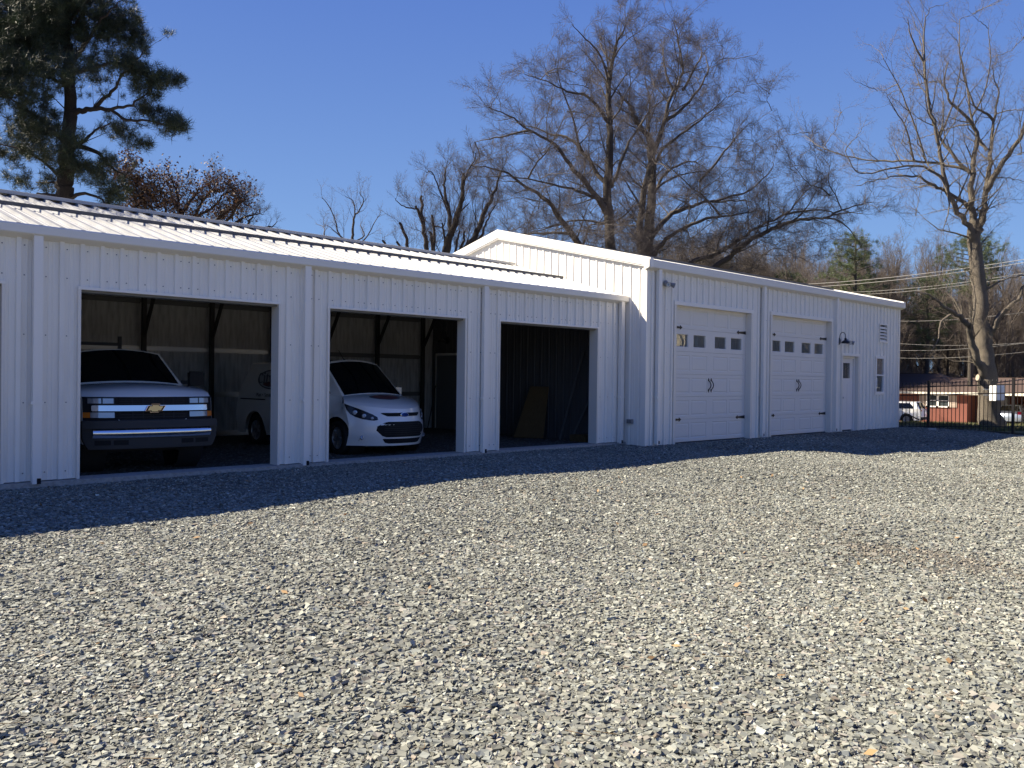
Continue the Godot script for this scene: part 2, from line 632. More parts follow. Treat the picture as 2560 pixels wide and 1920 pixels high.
func screws(parent: Node, t: Transform3D, a: float, b: float, ys: Array, holes: Array, phase: float) -> void:
	var mb := MB.new()
	var k := ceili((a - phase) / 0.2575)
	while k * 0.2575 + phase < b:
		for dx in ([0.068, -0.068] if posmod(k, 4) == 0 else [0.068]):
			var s: float = k * 0.2575 + phase + dx
			for y in ys:
				var skip := false
				for h in holes:
					skip = skip or (s > h[0] - 0.01 and s < h[1] + 0.01 and y > h[2] - 0.05 and y < h[3] + 0.01)
				if not skip:
					mb.tbox(t, Vector3(s - 0.007, y - 0.007, 0.0), Vector3(s + 0.007, y + 0.007, 0.008))
		k += 1
	var o := part("screws", mb, M.screw, parent)
	o.set_meta("kind", "stuff")


func garage() -> void:
	var g := thing("garage_building", "long low white metal garage with three open vehicle bays", "garage")
	var front := Transform3D()
	var holes := []
	for b in BAYS:
		holes.append([b[0], b[1], -1.0, 2.63])
	clad(g, front, -1.2, 15.27, 0.012, 3.24, 3.24, holes, 0.03)
	screws(g, front, -1.1, 15.2, [0.12, 1.05, 1.95, 2.73, 3.12], holes, 0.03)
	for b in BAYS:
		frame_trim(g, b[0] - 0.004, b[1] + 0.004, 0.004, 2.592, 0.038, 0.047, -0.2)
		var hb := MB.new()
		hb.box(Vector3(b[0], 2.56, -0.2), Vector3(b[1], 2.62, -0.02))
		part("header_beam", hb, M.primer, g)
	var m := MB.new()
	m.box(Vector3(15.27, 0.005, -0.02), Vector3(15.352, 3.24, 0.034))
	part("corner_trim", m, M.trim, g)
	for x in [-0.85, 3.07, 7.04, 10.955, 15.17]:
		downspout(g, x, 0.0, 3.25)
	gutter(g, -1.3, 15.345, 0.0, 3.255, 3.385, 0.15)
	m = MB.new()
	m.box(Vector3(-1.3, -0.35, -0.335), Vector3(15.5, 0.0, 0.09))
	part("concrete_sill", m, M.concrete, g)
	var t := roof_slope(g, -1.3, 15.33, Vector2(0.13, 3.352), Vector2(-3.86, 4.45))
	roof_slope(g, -1.3, 15.33, Vector2(-7.5, 3.45), Vector2(-3.86, 4.45), 4.2)
	m = MB.new()
	m.tbox(t, Vector3(-1.3, 2.10, 0.036), Vector3(15.28, 2.12, 0.095))
	part("snow_rail", m, M.bar, g)
	m = MB.new()
	m.tbox(t, Vector3(-1.3, 3.98, 0.05), Vector3(15.33, 4.15, 0.056))
	m.tbox(t, Vector3(-1.3, 3.965, 0.046), Vector3(15.33, 3.98, 0.105))
	var t2 := Transform3D(t.basis.rotated(Vector3.UP, PI), Vector3(0, t.origin.y, -7.72 - t.origin.z))
	m.tbox(t2, Vector3(-15.33, 3.95, 0.051), Vector3(1.3, 4.15, 0.057))
	part("ridge_cap", m, M.cap, g)
	# lining under the roof, rear wall lining and outer skin, far end wall
	m = MB.new()
	var ln := 4.1
	m.tbox(t, Vector3(-1.2, 0.1, -0.09), Vector3(15.32, ln, -0.07))
	m.tbox(t2, Vector3(-15.32, 0.1, -0.09), Vector3(1.2, ln, -0.07))
	part("roof_lining", m, M.liner, g)
	for i in 11:
		var x0 := -1.2 + i * 1.519
		var lin := MB.new()
		var rows := []
		for r in 9:
			var row := PackedVector3Array()
			for c in 25:
				var x := minf(x0 + c * 0.0633, 15.36)
				var y := -0.3 + r / 8.0 * 3.75
				row.push_back(Vector3(x, y, -7.2 + 0.012 * sin(x * 21.0 + sin(x * 7.0 + y) * 2.0) * sin(y * 3.0) + 0.02 * sin(y * 3.1)))
			rows.append(row)
		lin.grid(rows)
		part("wall_lining", lin, M.liner, g)
	clad(g, Transform3D(Basis(Vector3.LEFT, Vector3.UP, Vector3(0, 0, -1)), Vector3(0, 0, -7.42)), -15.36, 1.2, -0.3, 3.48, 3.48, [])
	var end := Transform3D(Basis(Vector3(0, 0, 1), Vector3.UP, Vector3.LEFT), Vector3(-1.2, 0, 0))
	clad(g, end, -3.86, 0.02, -0.1, 4.4, 3.36, [])
	clad(g, end, -7.5, -3.86, -0.1, 3.46, 4.4, [])
	for i in 11:
		var x := -0.92 + i * 1.574
		m = MB.new()
		m.box(Vector3(x, -0.1, -7.08), Vector3(x + 0.09, 3.38, -6.98))
		var post := part("wall_post", m, M.steel_dark, g)
		m = MB.new()
		m.bar(Vector3(x + 0.045, 2.32, -7.0), Vector3(x + 0.045, 3.32, -6.35), 0.07, 0.06, Vector3.RIGHT)
		part("knee_brace", m, M.steel_dark, post)
		m = MB.new()
		m.bar(Vector3(x + 0.045, 3.33, -7.1), Vector3(x + 0.045, 4.26, -3.86), 0.06, 0.1, Vector3.RIGHT)
		m.bar(Vector3(x + 0.045, 4.26, -3.86), Vector3(x + 0.045, 3.26, -0.1), 0.06, 0.1, Vector3.RIGHT)
		part("rafter", m, M.steel_dark, g)
	for y in [0.0, 0.93, 1.99, 3.06]:
		for i in 10:
			var x := -0.83 + i * 1.574
			m = MB.new()
			m.box(Vector3(x, y, -7.15), Vector3(x + 1.484, y + 0.075, -7.09))
			m.box(Vector3(x, y - 0.02, -7.16), Vector3(x + 1.484, y + 0.095, -7.145))
			part("girt", m, M.galv if i < 7 and y < 3.0 else M.primer, g)
	clad(g, Transform3D(Basis(Vector3(0, 0, 1), Vector3.UP, Vector3.LEFT), Vector3(15.335, 0, 0)), -7.18, -0.03, -0.05, 3.35, 3.35, [], -0.1, 0.02, M.inner)  # added dark sheets over the white end wall, bay shade in their colour
	# door on the end wall inside the second bay
	m = MB.new()
	m.box(Vector3(15.25, -0.03, -6.86), Vector3(15.29, 2.08, -5.93))
	var d := part("inner_door", m, M.primer, g)
	m = MB.new()
	m.box(Vector3(15.26, -0.03, -6.94), Vector3(15.30, 2.15, -6.862))
	m.box(Vector3(15.26, -0.03, -5.928), Vector3(15.30, 2.15, -5.85))
	m.box(Vector3(15.26, 2.082, -6.86), Vector3(15.30, 2.15, -5.93))
	part("frame", m, M.trim, d)


# one section of an overhead door with four pressed panels, or with four openings for panes
func door_section(x0: float, x1: float, y0: float, y1: float, z: float, panes: bool) -> Array:
	var mb := MB.new()
	var w := x1 - x0
	var cols := []
	for f in [[0.035, 0.235], [0.26, 0.46], [0.54, 0.74], [0.765, 0.965]]:
		cols.append([x0 + w * f[0], x0 + w * f[1]])
	var ya := y0 + 0.085
	var yb := y1 - 0.085
	if panes:
		for c in cols:
			c[0] += 0.07
			c[1] -= 0.07
		ya = y0 + 0.115
		yb = y1 - 0.125
	var xs := [x0]
	for c in cols:
		xs.append(c[0])
		xs.append(c[1])
	xs.append(x1)
	var q := func(a: float, b: float, c: float, d: float) -> void:
		mb.quad(Vector3(a, c, z), Vector3(b, c, z), Vector3(b, d, z), Vector3(a, d, z))
	(q as Callable).call(x0, x1, y0 + 0.006, ya)
	(q as Callable).call(x0, x1, yb, y1)
	for i in 5:
		(q as Callable).call(xs[i * 2], xs[i * 2 + 1], ya, yb)
	# the shadow line between sections
	mb.quad(Vector3(x0, y0, z - 0.014), Vector3(x1, y0, z - 0.014), Vector3(x1, y0 + 0.006, z), Vector3(x0, y0 + 0.006, z))
	mb.box(Vector3(x0, y0 - 0.004, z - 0.05), Vector3(x1, ya - 0.01, z - 0.016))
	mb.box(Vector3(x0, yb + 0.01, z - 0.05), Vector3(x1, y1 - 0.006, z - 0.016))
	for c in cols:
		var rect := []
		var steps_ := [[0.0, 0.0], [0.012, -0.008], [0.03, -0.008], [0.05, -0.001]] if not panes else [[0.0, 0.0], [0.012, -0.03]]
		for s in steps_:
			rect.append([c[0] + s[0], c[1] - s[0], ya + s[0], yb - s[0], z + s[1]])
		for i in rect.size() - 1:
			var a: Array = rect[i]
			var b: Array = rect[i + 1]
			mb.quad(Vector3(a[0], a[2], a[4]), Vector3(a[1], a[2], a[4]), Vector3(b[1], b[2], b[4]), Vector3(b[0], b[2], b[4]))
			mb.quad(Vector3(a[1], a[2], a[4]), Vector3(a[1], a[3], a[4]), Vector3(b[1], b[3], b[4]), Vector3(b[1], b[2], b[4]))
			mb.quad(Vector3(a[1], a[3], a[4]), Vector3(a[0], a[3], a[4]), Vector3(b[0], b[3], b[4]), Vector3(b[1], b[3], b[4]))
			mb.quad(Vector3(a[0], a[3], a[4]), Vector3(a[0], a[2], a[4]), Vector3(b[0], b[2], b[4]), Vector3(b[0], b[3], b[4]))
		if not panes:
			var e: Array = rect.back()
			mb.quad(Vector3(e[0], e[2], e[4]), Vector3(e[1], e[2], e[4]), Vector3(e[1], e[3], e[4]), Vector3(e[0], e[3], e[4]))
	return [mb, cols, ya, yb]


func overhead_door(parent: Node, x0: float, x1: float, y0: float, y1: float, z: float, first: bool) -> void:
	var m := MB.new()
	m.box(Vector3(x0, y0 - 0.03, z - 0.05), Vector3(x1, y0 - 0.005, z - 0.002))
	var door := part("overhead_door", m, M.rubber, parent)
	door.set_meta("label", "white overhead door with pale siding mirrored in its first pane" if first else "white overhead door nearest the entry door")
	var h := (y1 - y0) / 6.0
	for i in 6:
		var s := door_section(x0, x1, y0 + h * i, y0 + h * (i + 1), z, i == 4)
		part("door_section", s[0], M.door_white, door)
		if i == 4:
			for k in s[1].size():
				var c: Array = s[1][k]
				m = MB.new()
				m.box(Vector3(c[0] + 0.002, s[2] + 0.002, z - 0.032), Vector3(c[1] - 0.002, s[3] - 0.002, z - 0.026))
				part("pane", m, M.wavy_pane if first and k == 0 else M.pane, door)
	for y in [y0 + h * 5.06, y0 + h * 1.0]:
		for s in [1.0, -1.0]:
			var xa := x0 + 0.02 if s > 0 else x1 - 0.02
			m = MB.new()
			var pts := PackedVector2Array()
			for q in [[0.0, -0.042], [0.34, -0.018], [0.34, -0.05], [0.43, 0.0], [0.34, 0.05], [0.34, 0.018], [0.0, 0.042]]:
				pts.push_back(Vector2(xa + s * q[0], y + q[1]))
			m.prism(Transform3D(), pts, z + 0.001, z + 0.012)
			part("strap_hinge", m, M.black_metal, door)
	for s in [-1.0, 1.0]:
		var xc: float = (x0 + x1) / 2 + s * 0.058
		var yc := y0 + h * 2.52
		m = MB.new()
		var p := PackedVector3Array()
		for k in 9:
			var f := k / 8.0
			p.push_back(Vector3(xc + s * 0.0, yc - 0.12 + 0.24 * f, z + 0.012 + 0.065 * sin(PI * f)))
		m.tube(p, PackedFloat32Array([0.010, 0.012, 0.012, 0.012, 0.012, 0.012, 0.012, 0.012, 0.010]), 8, true)
		for e in [-1.0, 1.0]:
			var y: float = yc + e * 0.12
			m.prism(Transform3D(), PackedVector2Array([Vector2(xc - 0.018, y - e * 0.02), Vector2(xc + 0.018, y - e * 0.02), Vector2(xc + 0.024, y + e * 0.012), Vector2(xc, y + e * 0.06), Vector2(xc - 0.024, y + e * 0.012)]), z + 0.001, z + 0.014)
		part("pull_handle", m, M.black_metal, door)


func workshop() -> void:
	var w := thing("workshop_building", "taller white metal workshop with two overhead doors and a sunlit gable", "workshop")
	var z := 0.637
	var front := Transform3D(Basis(), Vector3(0, 0, z))
	var holes := [[16.38, 19.88, -1.0, 3.33], [20.80, 24.44, -1.0, 3.36], [25.06, 26.28, -1.0, 2.35], [27.49, 28.23, 1.06, 2.335], [27.77, 28.375, 2.78, 3.405]]
	clad(w, front, 15.40, 29.33, -0.06, 4.0, 4.0, holes, 0.10)
	screws(w, front, 15.7, 29.2, [0.06, 1.05, 2.1, 3.1, 3.82], holes, 0.10)
	var m := MB.new()
	m.box(Vector3(15.322, -0.06, z - 0.10), Vector3(15.40, 4.0, z + 0.036))
	part("corner_trim", m, M.trim, w)
	m = MB.new()
	m.box(Vector3(29.30, -0.06, z - 0.10), Vector3(29.415, 4.0, z + 0.036))
	part("corner_trim", m, M.trim, w)
	for x in [15.72, 20.36, 24.60]:
		downspout(w, x, z, 4.0)
	gutter(w, 15.24, 29.5, z, 4.0, 4.185, 0.16)
	# gable wall towards the low garage, its ribs and rake boards
	var side := Transform3D(Basis(Vector3(0, 0, 1), Vector3.UP, Vector3.LEFT), Vector3(15.365, 0, 0))
	clad(w, side, -4.34, z - 0.10, -0.07, 5.26, 4.08, [], -0.1, 0.018)
	clad(w, side, -9.4, -4.34, -0.07, 4.03, 5.26, [], -0.1, 0.018)
	var peak := Vector3(15.27, 5.23, -4.34)
	for s in [[0.80, 4.02], [-9.55, 3.98]]:
		m = MB.new()
		var e := Vector3(15.27, s[1], s[0])
		var rt := Transform3D(Basis(Vector3(0, 0, 1), Vector3.UP, Vector3.LEFT), Vector3(15.27, 0, 0))
		m.prism(rt, PackedVector2Array([Vector2(e.z, e.y), Vector2(e.z, e.y + 0.2), Vector2(peak.z, peak.y + 0.225), Vector2(peak.z, peak.y)]), -0.12, 0.0)
		part("rake_board", m, M.trim, w)
		m = MB.new()
		m.bar(e + Vector3(0.045, -0.017, 0), peak + Vector3(0.045, -0.017, 0), 0.06, 0.03)
		part("rake_moulding", m, M.trim, w)
	var t := roof_slope(w, 15.34, 29.5, Vector2(0.79, 4.145), Vector2(-4.34, 5.38))
	roof_slope(w, 15.34, 29.5, Vector2(-9.55, 4.12), Vector2(-4.34, 5.38), 4.8)
	m = MB.new()
	m.tbox(t, Vector3(15.3, 5.08, 0.05), Vector3(29.5, 5.28, 0.056))
	part("ridge_cap", m, M.cap, w)
	m = MB.new()
	m.tbox(t, Vector3(15.9, 2.6, 0.036), Vector3(29.4, 2.63, 0.1))
	part("snow_rail", m, M.bar, w)
	var end := Transform3D(Basis(Vector3(0, 0, -1), Vector3.UP, Vector3.RIGHT), Vector3(29.36, 0, 0))
	clad(w, end, -z + 0.1, 4.34, -0.3, 4.08, 5.26, [])
	clad(w, end, 4.34, 9.4, -0.3, 5.26, 4.03, [])
	clad(w, Transform3D(Basis(Vector3.LEFT, Vector3.UP, Vector3(0, 0, -1)), Vector3(0, 0, -9.4)), -29.36, -15.4, -0.3, 4.1, 4.1, [])
	m = MB.new()
	m.box(Vector3(15.40, -0.5, -9.35), Vector3(29.34, -0.075, z + 0.05))
	part("concrete_slab", m, M.concrete, w)
	for e in [0.80, -9.55]:
		m = MB.new()
		var ey := 4.02 if e > 0.0 else 3.98
		m.prism(Transform3D(Basis(Vector3(0, 0, 1), Vector3.UP, Vector3.LEFT), Vector3(29.5, 0, 0)), PackedVector2Array([Vector2(e, ey), Vector2(e, ey + 0.2), Vector2(-4.34, 5.455), Vector2(-4.34, 5.23)]), -0.02, 0.14)
		part("rake_board", m, M.trim, w)
	# overhead doors
	for d in [[16.38, 19.88, 3.30, true], [20.80, 24.44, 3.33, false]]:
		frame_trim(w, d[0] - 0.004, d[1] + 0.004, -0.07, d[2] - 0.06, 0.09, z + 0.05, z - 0.13)
		overhead_door(w, d[0] + 0.088, d[1] - 0.088, -0.04, d[2] - 0.06, z - 0.115, d[3])
	# entry door
	frame_trim(w, 25.056, 26.284, -0.07, 2.27, 0.085, z + 0.05, z - 0.13)
	m = MB.new()
	m.box(Vector3(25.145, -0.06, z - 0.13), Vector3(25.30, 2.20, z - 0.06))
	m.box(Vector3(26.12, -0.06, z - 0.13), Vector3(26.195, 2.20, z - 0.06))
	m.box(Vector3(25.145, 2.20, z - 0.13), Vector3(26.195, 2.268, z - 0.058))
	part("door_casing", m, M.entry_white, w)
	m = MB.new()
	var zz := z - 0.10
	m.box(Vector3(25.303, -0.03, zz - 0.04), Vector3(26.117, 1.58, zz))
	m.box(Vector3(25.303, 2.06, zz - 0.04), Vector3(26.117, 2.197, zz))
	m.box(Vector3(25.303, 1.58, zz - 0.04), Vector3(25.43, 2.06, zz))
	m.box(Vector3(25.94, 1.58, zz - 0.04), Vector3(26.117, 2.06, zz))
	m.box(Vector3(25.44, 0.14, zz), Vector3(25.70, 1.40, zz + 0.006))
	m.box(Vector3(25.74, 0.14, zz), Vector3(25.99, 1.40, zz + 0.006))
	var ed := part("entry_door", m, M.entry_white, w)
	for i in 5:
		m = MB.new()
		m.box(Vector3(25.432 + i * 0.1016, 1.585, zz - 0.024), Vector3(25.432 + i * 0.1016 + 0.094, 2.055, zz - 0.018))
		part("door_pane", m, M.pane, ed)
	m = MB.new()
	for i in 4:
		m.box(Vector3(25.527 + i * 0.1016, 1.58, zz - 0.028), Vector3(25.5325 + i * 0.1016, 2.06, zz - 0.012))
	m.box(Vector3(25.43, 1.90, zz - 0.016), Vector3(25.94, 1.908, zz - 0.01))
	part("leading", m, M.steel_dark, ed)
	m = MB.new()
	m.lathe(Transform3D(Basis(Vector3.RIGHT, Vector3(0, 0, 1), Vector3.DOWN), Vector3(25.365, 0.98, zz)), [[0.03, 0.0], [0.012, 0.01], [0.012, 0.04], [0.028, 0.05], [0.028, 0.07], [0.0, 0.08]], 12)
	part("door_knob", m, M.galv, ed)
	m = MB.new()
	m.box(Vector3(25.1, -0.10, z - 0.14), Vector3(26.24, -0.062, z + 0.06))
	part("threshold", m, M.galv, w)
	# window
	frame_trim(w, 27.486, 28.234, 1.10, 2.297, 0.04, z + 0.034, z - 0.05, true)
	m = MB.new()
	for q in [[27.526, 1.10, 27.59, 2.297], [28.13, 1.10, 28.194, 2.297], [27.59, 1.10, 28.13, 1.16], [27.59, 2.25, 28.13, 2.297]]:
		m.box(Vector3(q[0], q[1], z - 0.03), Vector3(q[2], q[3], z + 0.040))
	var wf := part("window", m, M.vinyl, w)
	m = MB.new()
	m.box(Vector3(27.59, 1.68, z - 0.02), Vector3(28.13, 1.725, z + 0.038))
	part("meeting_rail", m, M.vinyl, wf)
	m = MB.new()
	m.box(Vector3(27.592, 1.727, z + 0.024), Vector3(28.128, 2.248, z + 0.029))
	part("pane", m, M.pane, wf)
	m = MB.new()
	m.box(Vector3(27.592, 1.162, z + 0.002), Vector3(28.128, 1.678, z + 0.007))
	part("pane", m, M.pane, wf)
	m = MB.new()
	m.box(Vector3(27.592, 1.74, z - 0.03), Vector3(28.128, 2.245, z - 0.026))
	part("blind", m, M.blind, wf)
	m = MB.new()
	m.box(Vector3(27.75, 1.3, z - 0.05), Vector3(27.86, 1.6, z - 0.046))
	part("window_sticker", m, M.vinyl, wf)
	# louvre vent
	frame_trim(w, 27.766, 28.379, 2.82, 3.365, 0.04, z + 0.04, z - 0.04, true)
	for i in 5:
		m = MB.new()
		var y := 2.83 + i * 0.105
		m.quad(Vector3(27.81, y, z + 0.03), Vector3(28.335, y, z + 0.03), Vector3(28.335, y + 0.07, z - 0.03), Vector3(27.81, y + 0.07, z - 0.03))
		m.box(Vector3(27.81, y - 0.012, z + 0.025), Vector3(28.335, y + 0.012, z + 0.037))
		part("louvre_slat", m, M.vinyl, w)
	m = MB.new()
	m.box(Vector3(27.8, 2.8, z - 0.06), Vector3(28.34, 3.38, z - 0.05))
	part("vent_screen", m, M.black, w)
	m = MB.new()
	m.quad(Vector3(15.36, -0.12, z - 0.4), Vector3(15.36, -0.12, z + 0.02), Vector3(15.9, -0.16, z + 0.02), Vector3(15.9, -0.16, z - 0.4))
	m.box(Vector3(15.38, -0.3, z - 0.6), Vector3(15.9, -0.085, z + 0.0))
	part("footing", m, M.plywood, w)


func fence() -> void:
	var f := thing("picket_fence", "black metal picket fence running out from the workshop corner", "fence")
	var a := Vector3(29.72, -0.25, -0.55)
	var dir := Vector3(0.1077, 0.046, 0.9932).normalized()
	var gap := 2.51
	var posts := [-0.02, 2.06 - 0.05, 2.06 - 0.05 + gap, 2.01 + gap * 2, 2.01 + gap * 3]
	var base := func(s: float) -> Vector3:
		return a + dir * s
	for s in posts:
		var m := MB.new()
		var p: Vector3 = (base as Callable).call(s)
		m.box(p + Vector3(-0.038, -0.15, -0.038), p + Vector3(0.038, 1.68, 0.038))
		m.box(p + Vector3(-0.046, 1.68, -0.046), p + Vector3(0.046, 1.70, 0.046))
		part("fence_post", m, M.black_metal, f)
	for i in posts.size() - 1:
		for y in [0.14, 1.22, 1.50]:
			var m := MB.new()
			var up := Vector3(0, y, 0)
			m.bar((base as Callable).call(posts[i] + 0.04) + up, (base as Callable).call(posts[i + 1] - 0.04) + up, 0.026, 0.034)
			part("rail", m, M.black_metal, f)
		var n := 20 if i else 16
		for k in n:
			var p: Vector3 = (base as Callable).call(lerpf(posts[i], posts[i + 1], (k + 1.0) / (n + 1.0)))
			var m := MB.new()
			m.box(p + Vector3(-0.009, 0.02, -0.009), p + Vector3(0.009, 1.60, 0.009))
			m.lathe(Transform3D(Basis(), p + Vector3(0, 1.60, 0)), [[0.009, 0.0], [0.022, 0.012], [0.018, 0.035], [0.006, 0.07], [0.0, 0.085]], 5)
			part("picket", m, M.black_metal, f)


func house() -> void:
	var h := thing("brick_house", "low red brick house with a brown hipped roof beyond the lawn", "house", Vector3(70.0, 0, -47.36), -PI / 2)
	var y0 := -1.75
	var m := MB.new()
	# local x to the right, z towards the viewer
	m.box(Vector3(24.0, y0, -9.0), Vector3(37.0, 0.78, 0.0))
	m.box(Vector3(37.0, y0, -9.0), Vector3(50.0, 0.78, -5.0))
	part("brick_wall", m, M.brick, h)
	m = MB.new()
	m.box(Vector3(38.0, y0, -0.5), Vector3(38.3, 0.6, -0.2))
	part("carport_post", m, M.brick, h)
	m = MB.new()
	m.box(Vector3(46.8, y0, -0.6), Vector3(47.2, 0.6, -0.2))
	part("carport_post", m, M.brick, h)
	m = MB.new()
	m.box(Vector3(23.2, 0.62, 0.33), Vector3(50.8, 0.80, 0.48))
	part("fascia", m, M.fascia, h)
	m = MB.new()
	m.box(Vector3(23.2, 0.60, -9.0), Vector3(50.8, 0.62, 0.4))
	part("soffit", m, M.fascia, h)
	m = MB.new()
	var e := 0.80
	# higher hip on the left, lower ridge to the right
	m.quad(Vector3(20.0, e, 0.5), Vector3(36.5, e, 0.5), Vector3(33.2, 2.28, -4.6), Vector3(22.5, 2.28, -4.6))
	m.quad(Vector3(36.5, e, 0.5), Vector3(36.5, e, -10.0), Vector3(33.2, 2.28, -4.9), Vector3(33.2, 2.28, -4.6))
	m.quad(Vector3(20.0, e, -10.0), Vector3(22.5, 2.28, -4.9), Vector3(33.2, 2.28, -4.9), Vector3(36.5, e, -10.0))
	m.quad(Vector3(30.0, e + 0.004, 0.47), Vector3(51.0, e + 0.004, 0.47), Vector3(45.4, 1.95, -4.2), Vector3(32.0, 1.95, -4.2))
	m.quad(Vector3(51.0, e + 0.004, 0.47), Vector3(51.0, e, -9.6), Vector3(45.4, 1.95, -4.6), Vector3(45.4, 1.95, -4.2))
	m.quad(Vector3(30.0, e, -9.6), Vector3(32.0, 1.95, -4.6), Vector3(45.4, 1.95, -4.6), Vector3(51.0, e, -9.6))
	var roof := part("roof", m, M.shingle, h)
	m = MB.new()
	m.bar(Vector3(22.5, 2.29, -4.7), Vector3(33.2, 2.29, -4.7), 0.3, 0.05)
	m.bar(Vector3(33.2, 1.96, -4.4), Vector3(45.4, 1.96, -4.4), 0.3, 0.05)
	part("ridge_tiles", m, M.shingle, roof)
	for wx in [[33.95, 35.65], [29.0, 30.9]]:
		m = MB.new()
		for q in [[wx[0], -0.42, wx[0] + 0.09, 0.56], [wx[1] - 0.09, -0.42, wx[1], 0.56], [(wx[0] + wx[1]) / 2 - 0.08, -0.42, (wx[0] + wx[1]) / 2 + 0.08, 0.56], [wx[0], -0.42, wx[1], -0.32], [wx[0], 0.5, wx[1], 0.58], [wx[0], 0.08, wx[1], 0.13]]:
			m.box(Vector3(q[0], q[1], 0.01), Vector3(q[2], q[3], 0.08))
		var wi := part("window", m, M.vinyl, h)
		for k in 2:
			for r in 2:
				m = MB.new()
				var xa: float = lerpf(wx[0], wx[1], k * 0.5) + 0.08
				m.box(Vector3(xa, -0.33 + r * 0.45, 0.004), Vector3(xa + 0.72, 0.09 + r * 0.45, 0.03))
				part("pane", m, M.house_pane, wi)
		for s in [wx[0] - 0.55, wx[1] + 0.05]:
			m = MB.new()
			m.box(Vector3(s, -0.40, 0.01), Vector3(s + 0.5, 0.54, 0.05))
			var sh := part("shutter", m, M.shutter, h)
			m = MB.new()
			for k in 7:
				m.box(Vector3(s + 0.07, -0.33 + k * 0.12, 0.05), Vector3(s + 0.43, -0.25 + k * 0.12, 0.065))
			part("shutter_slats", m, M.shutter, sh)
	m = MB.new()
	m.box(Vector3(37.5, y0, -4.99), Vector3(38.3, 0.4, -4.94))
	part("front_door", m, M.vinyl, h)
	m = MB.new()
	m.box(Vector3(43.0, y0, -4.99), Vector3(43.4, 0.4, -4.95))
	m.box(Vector3(44.6, y0, -4.99), Vector3(46.8, 0.2, -4.9))
	part("carport_door", m, M.plastic, h)


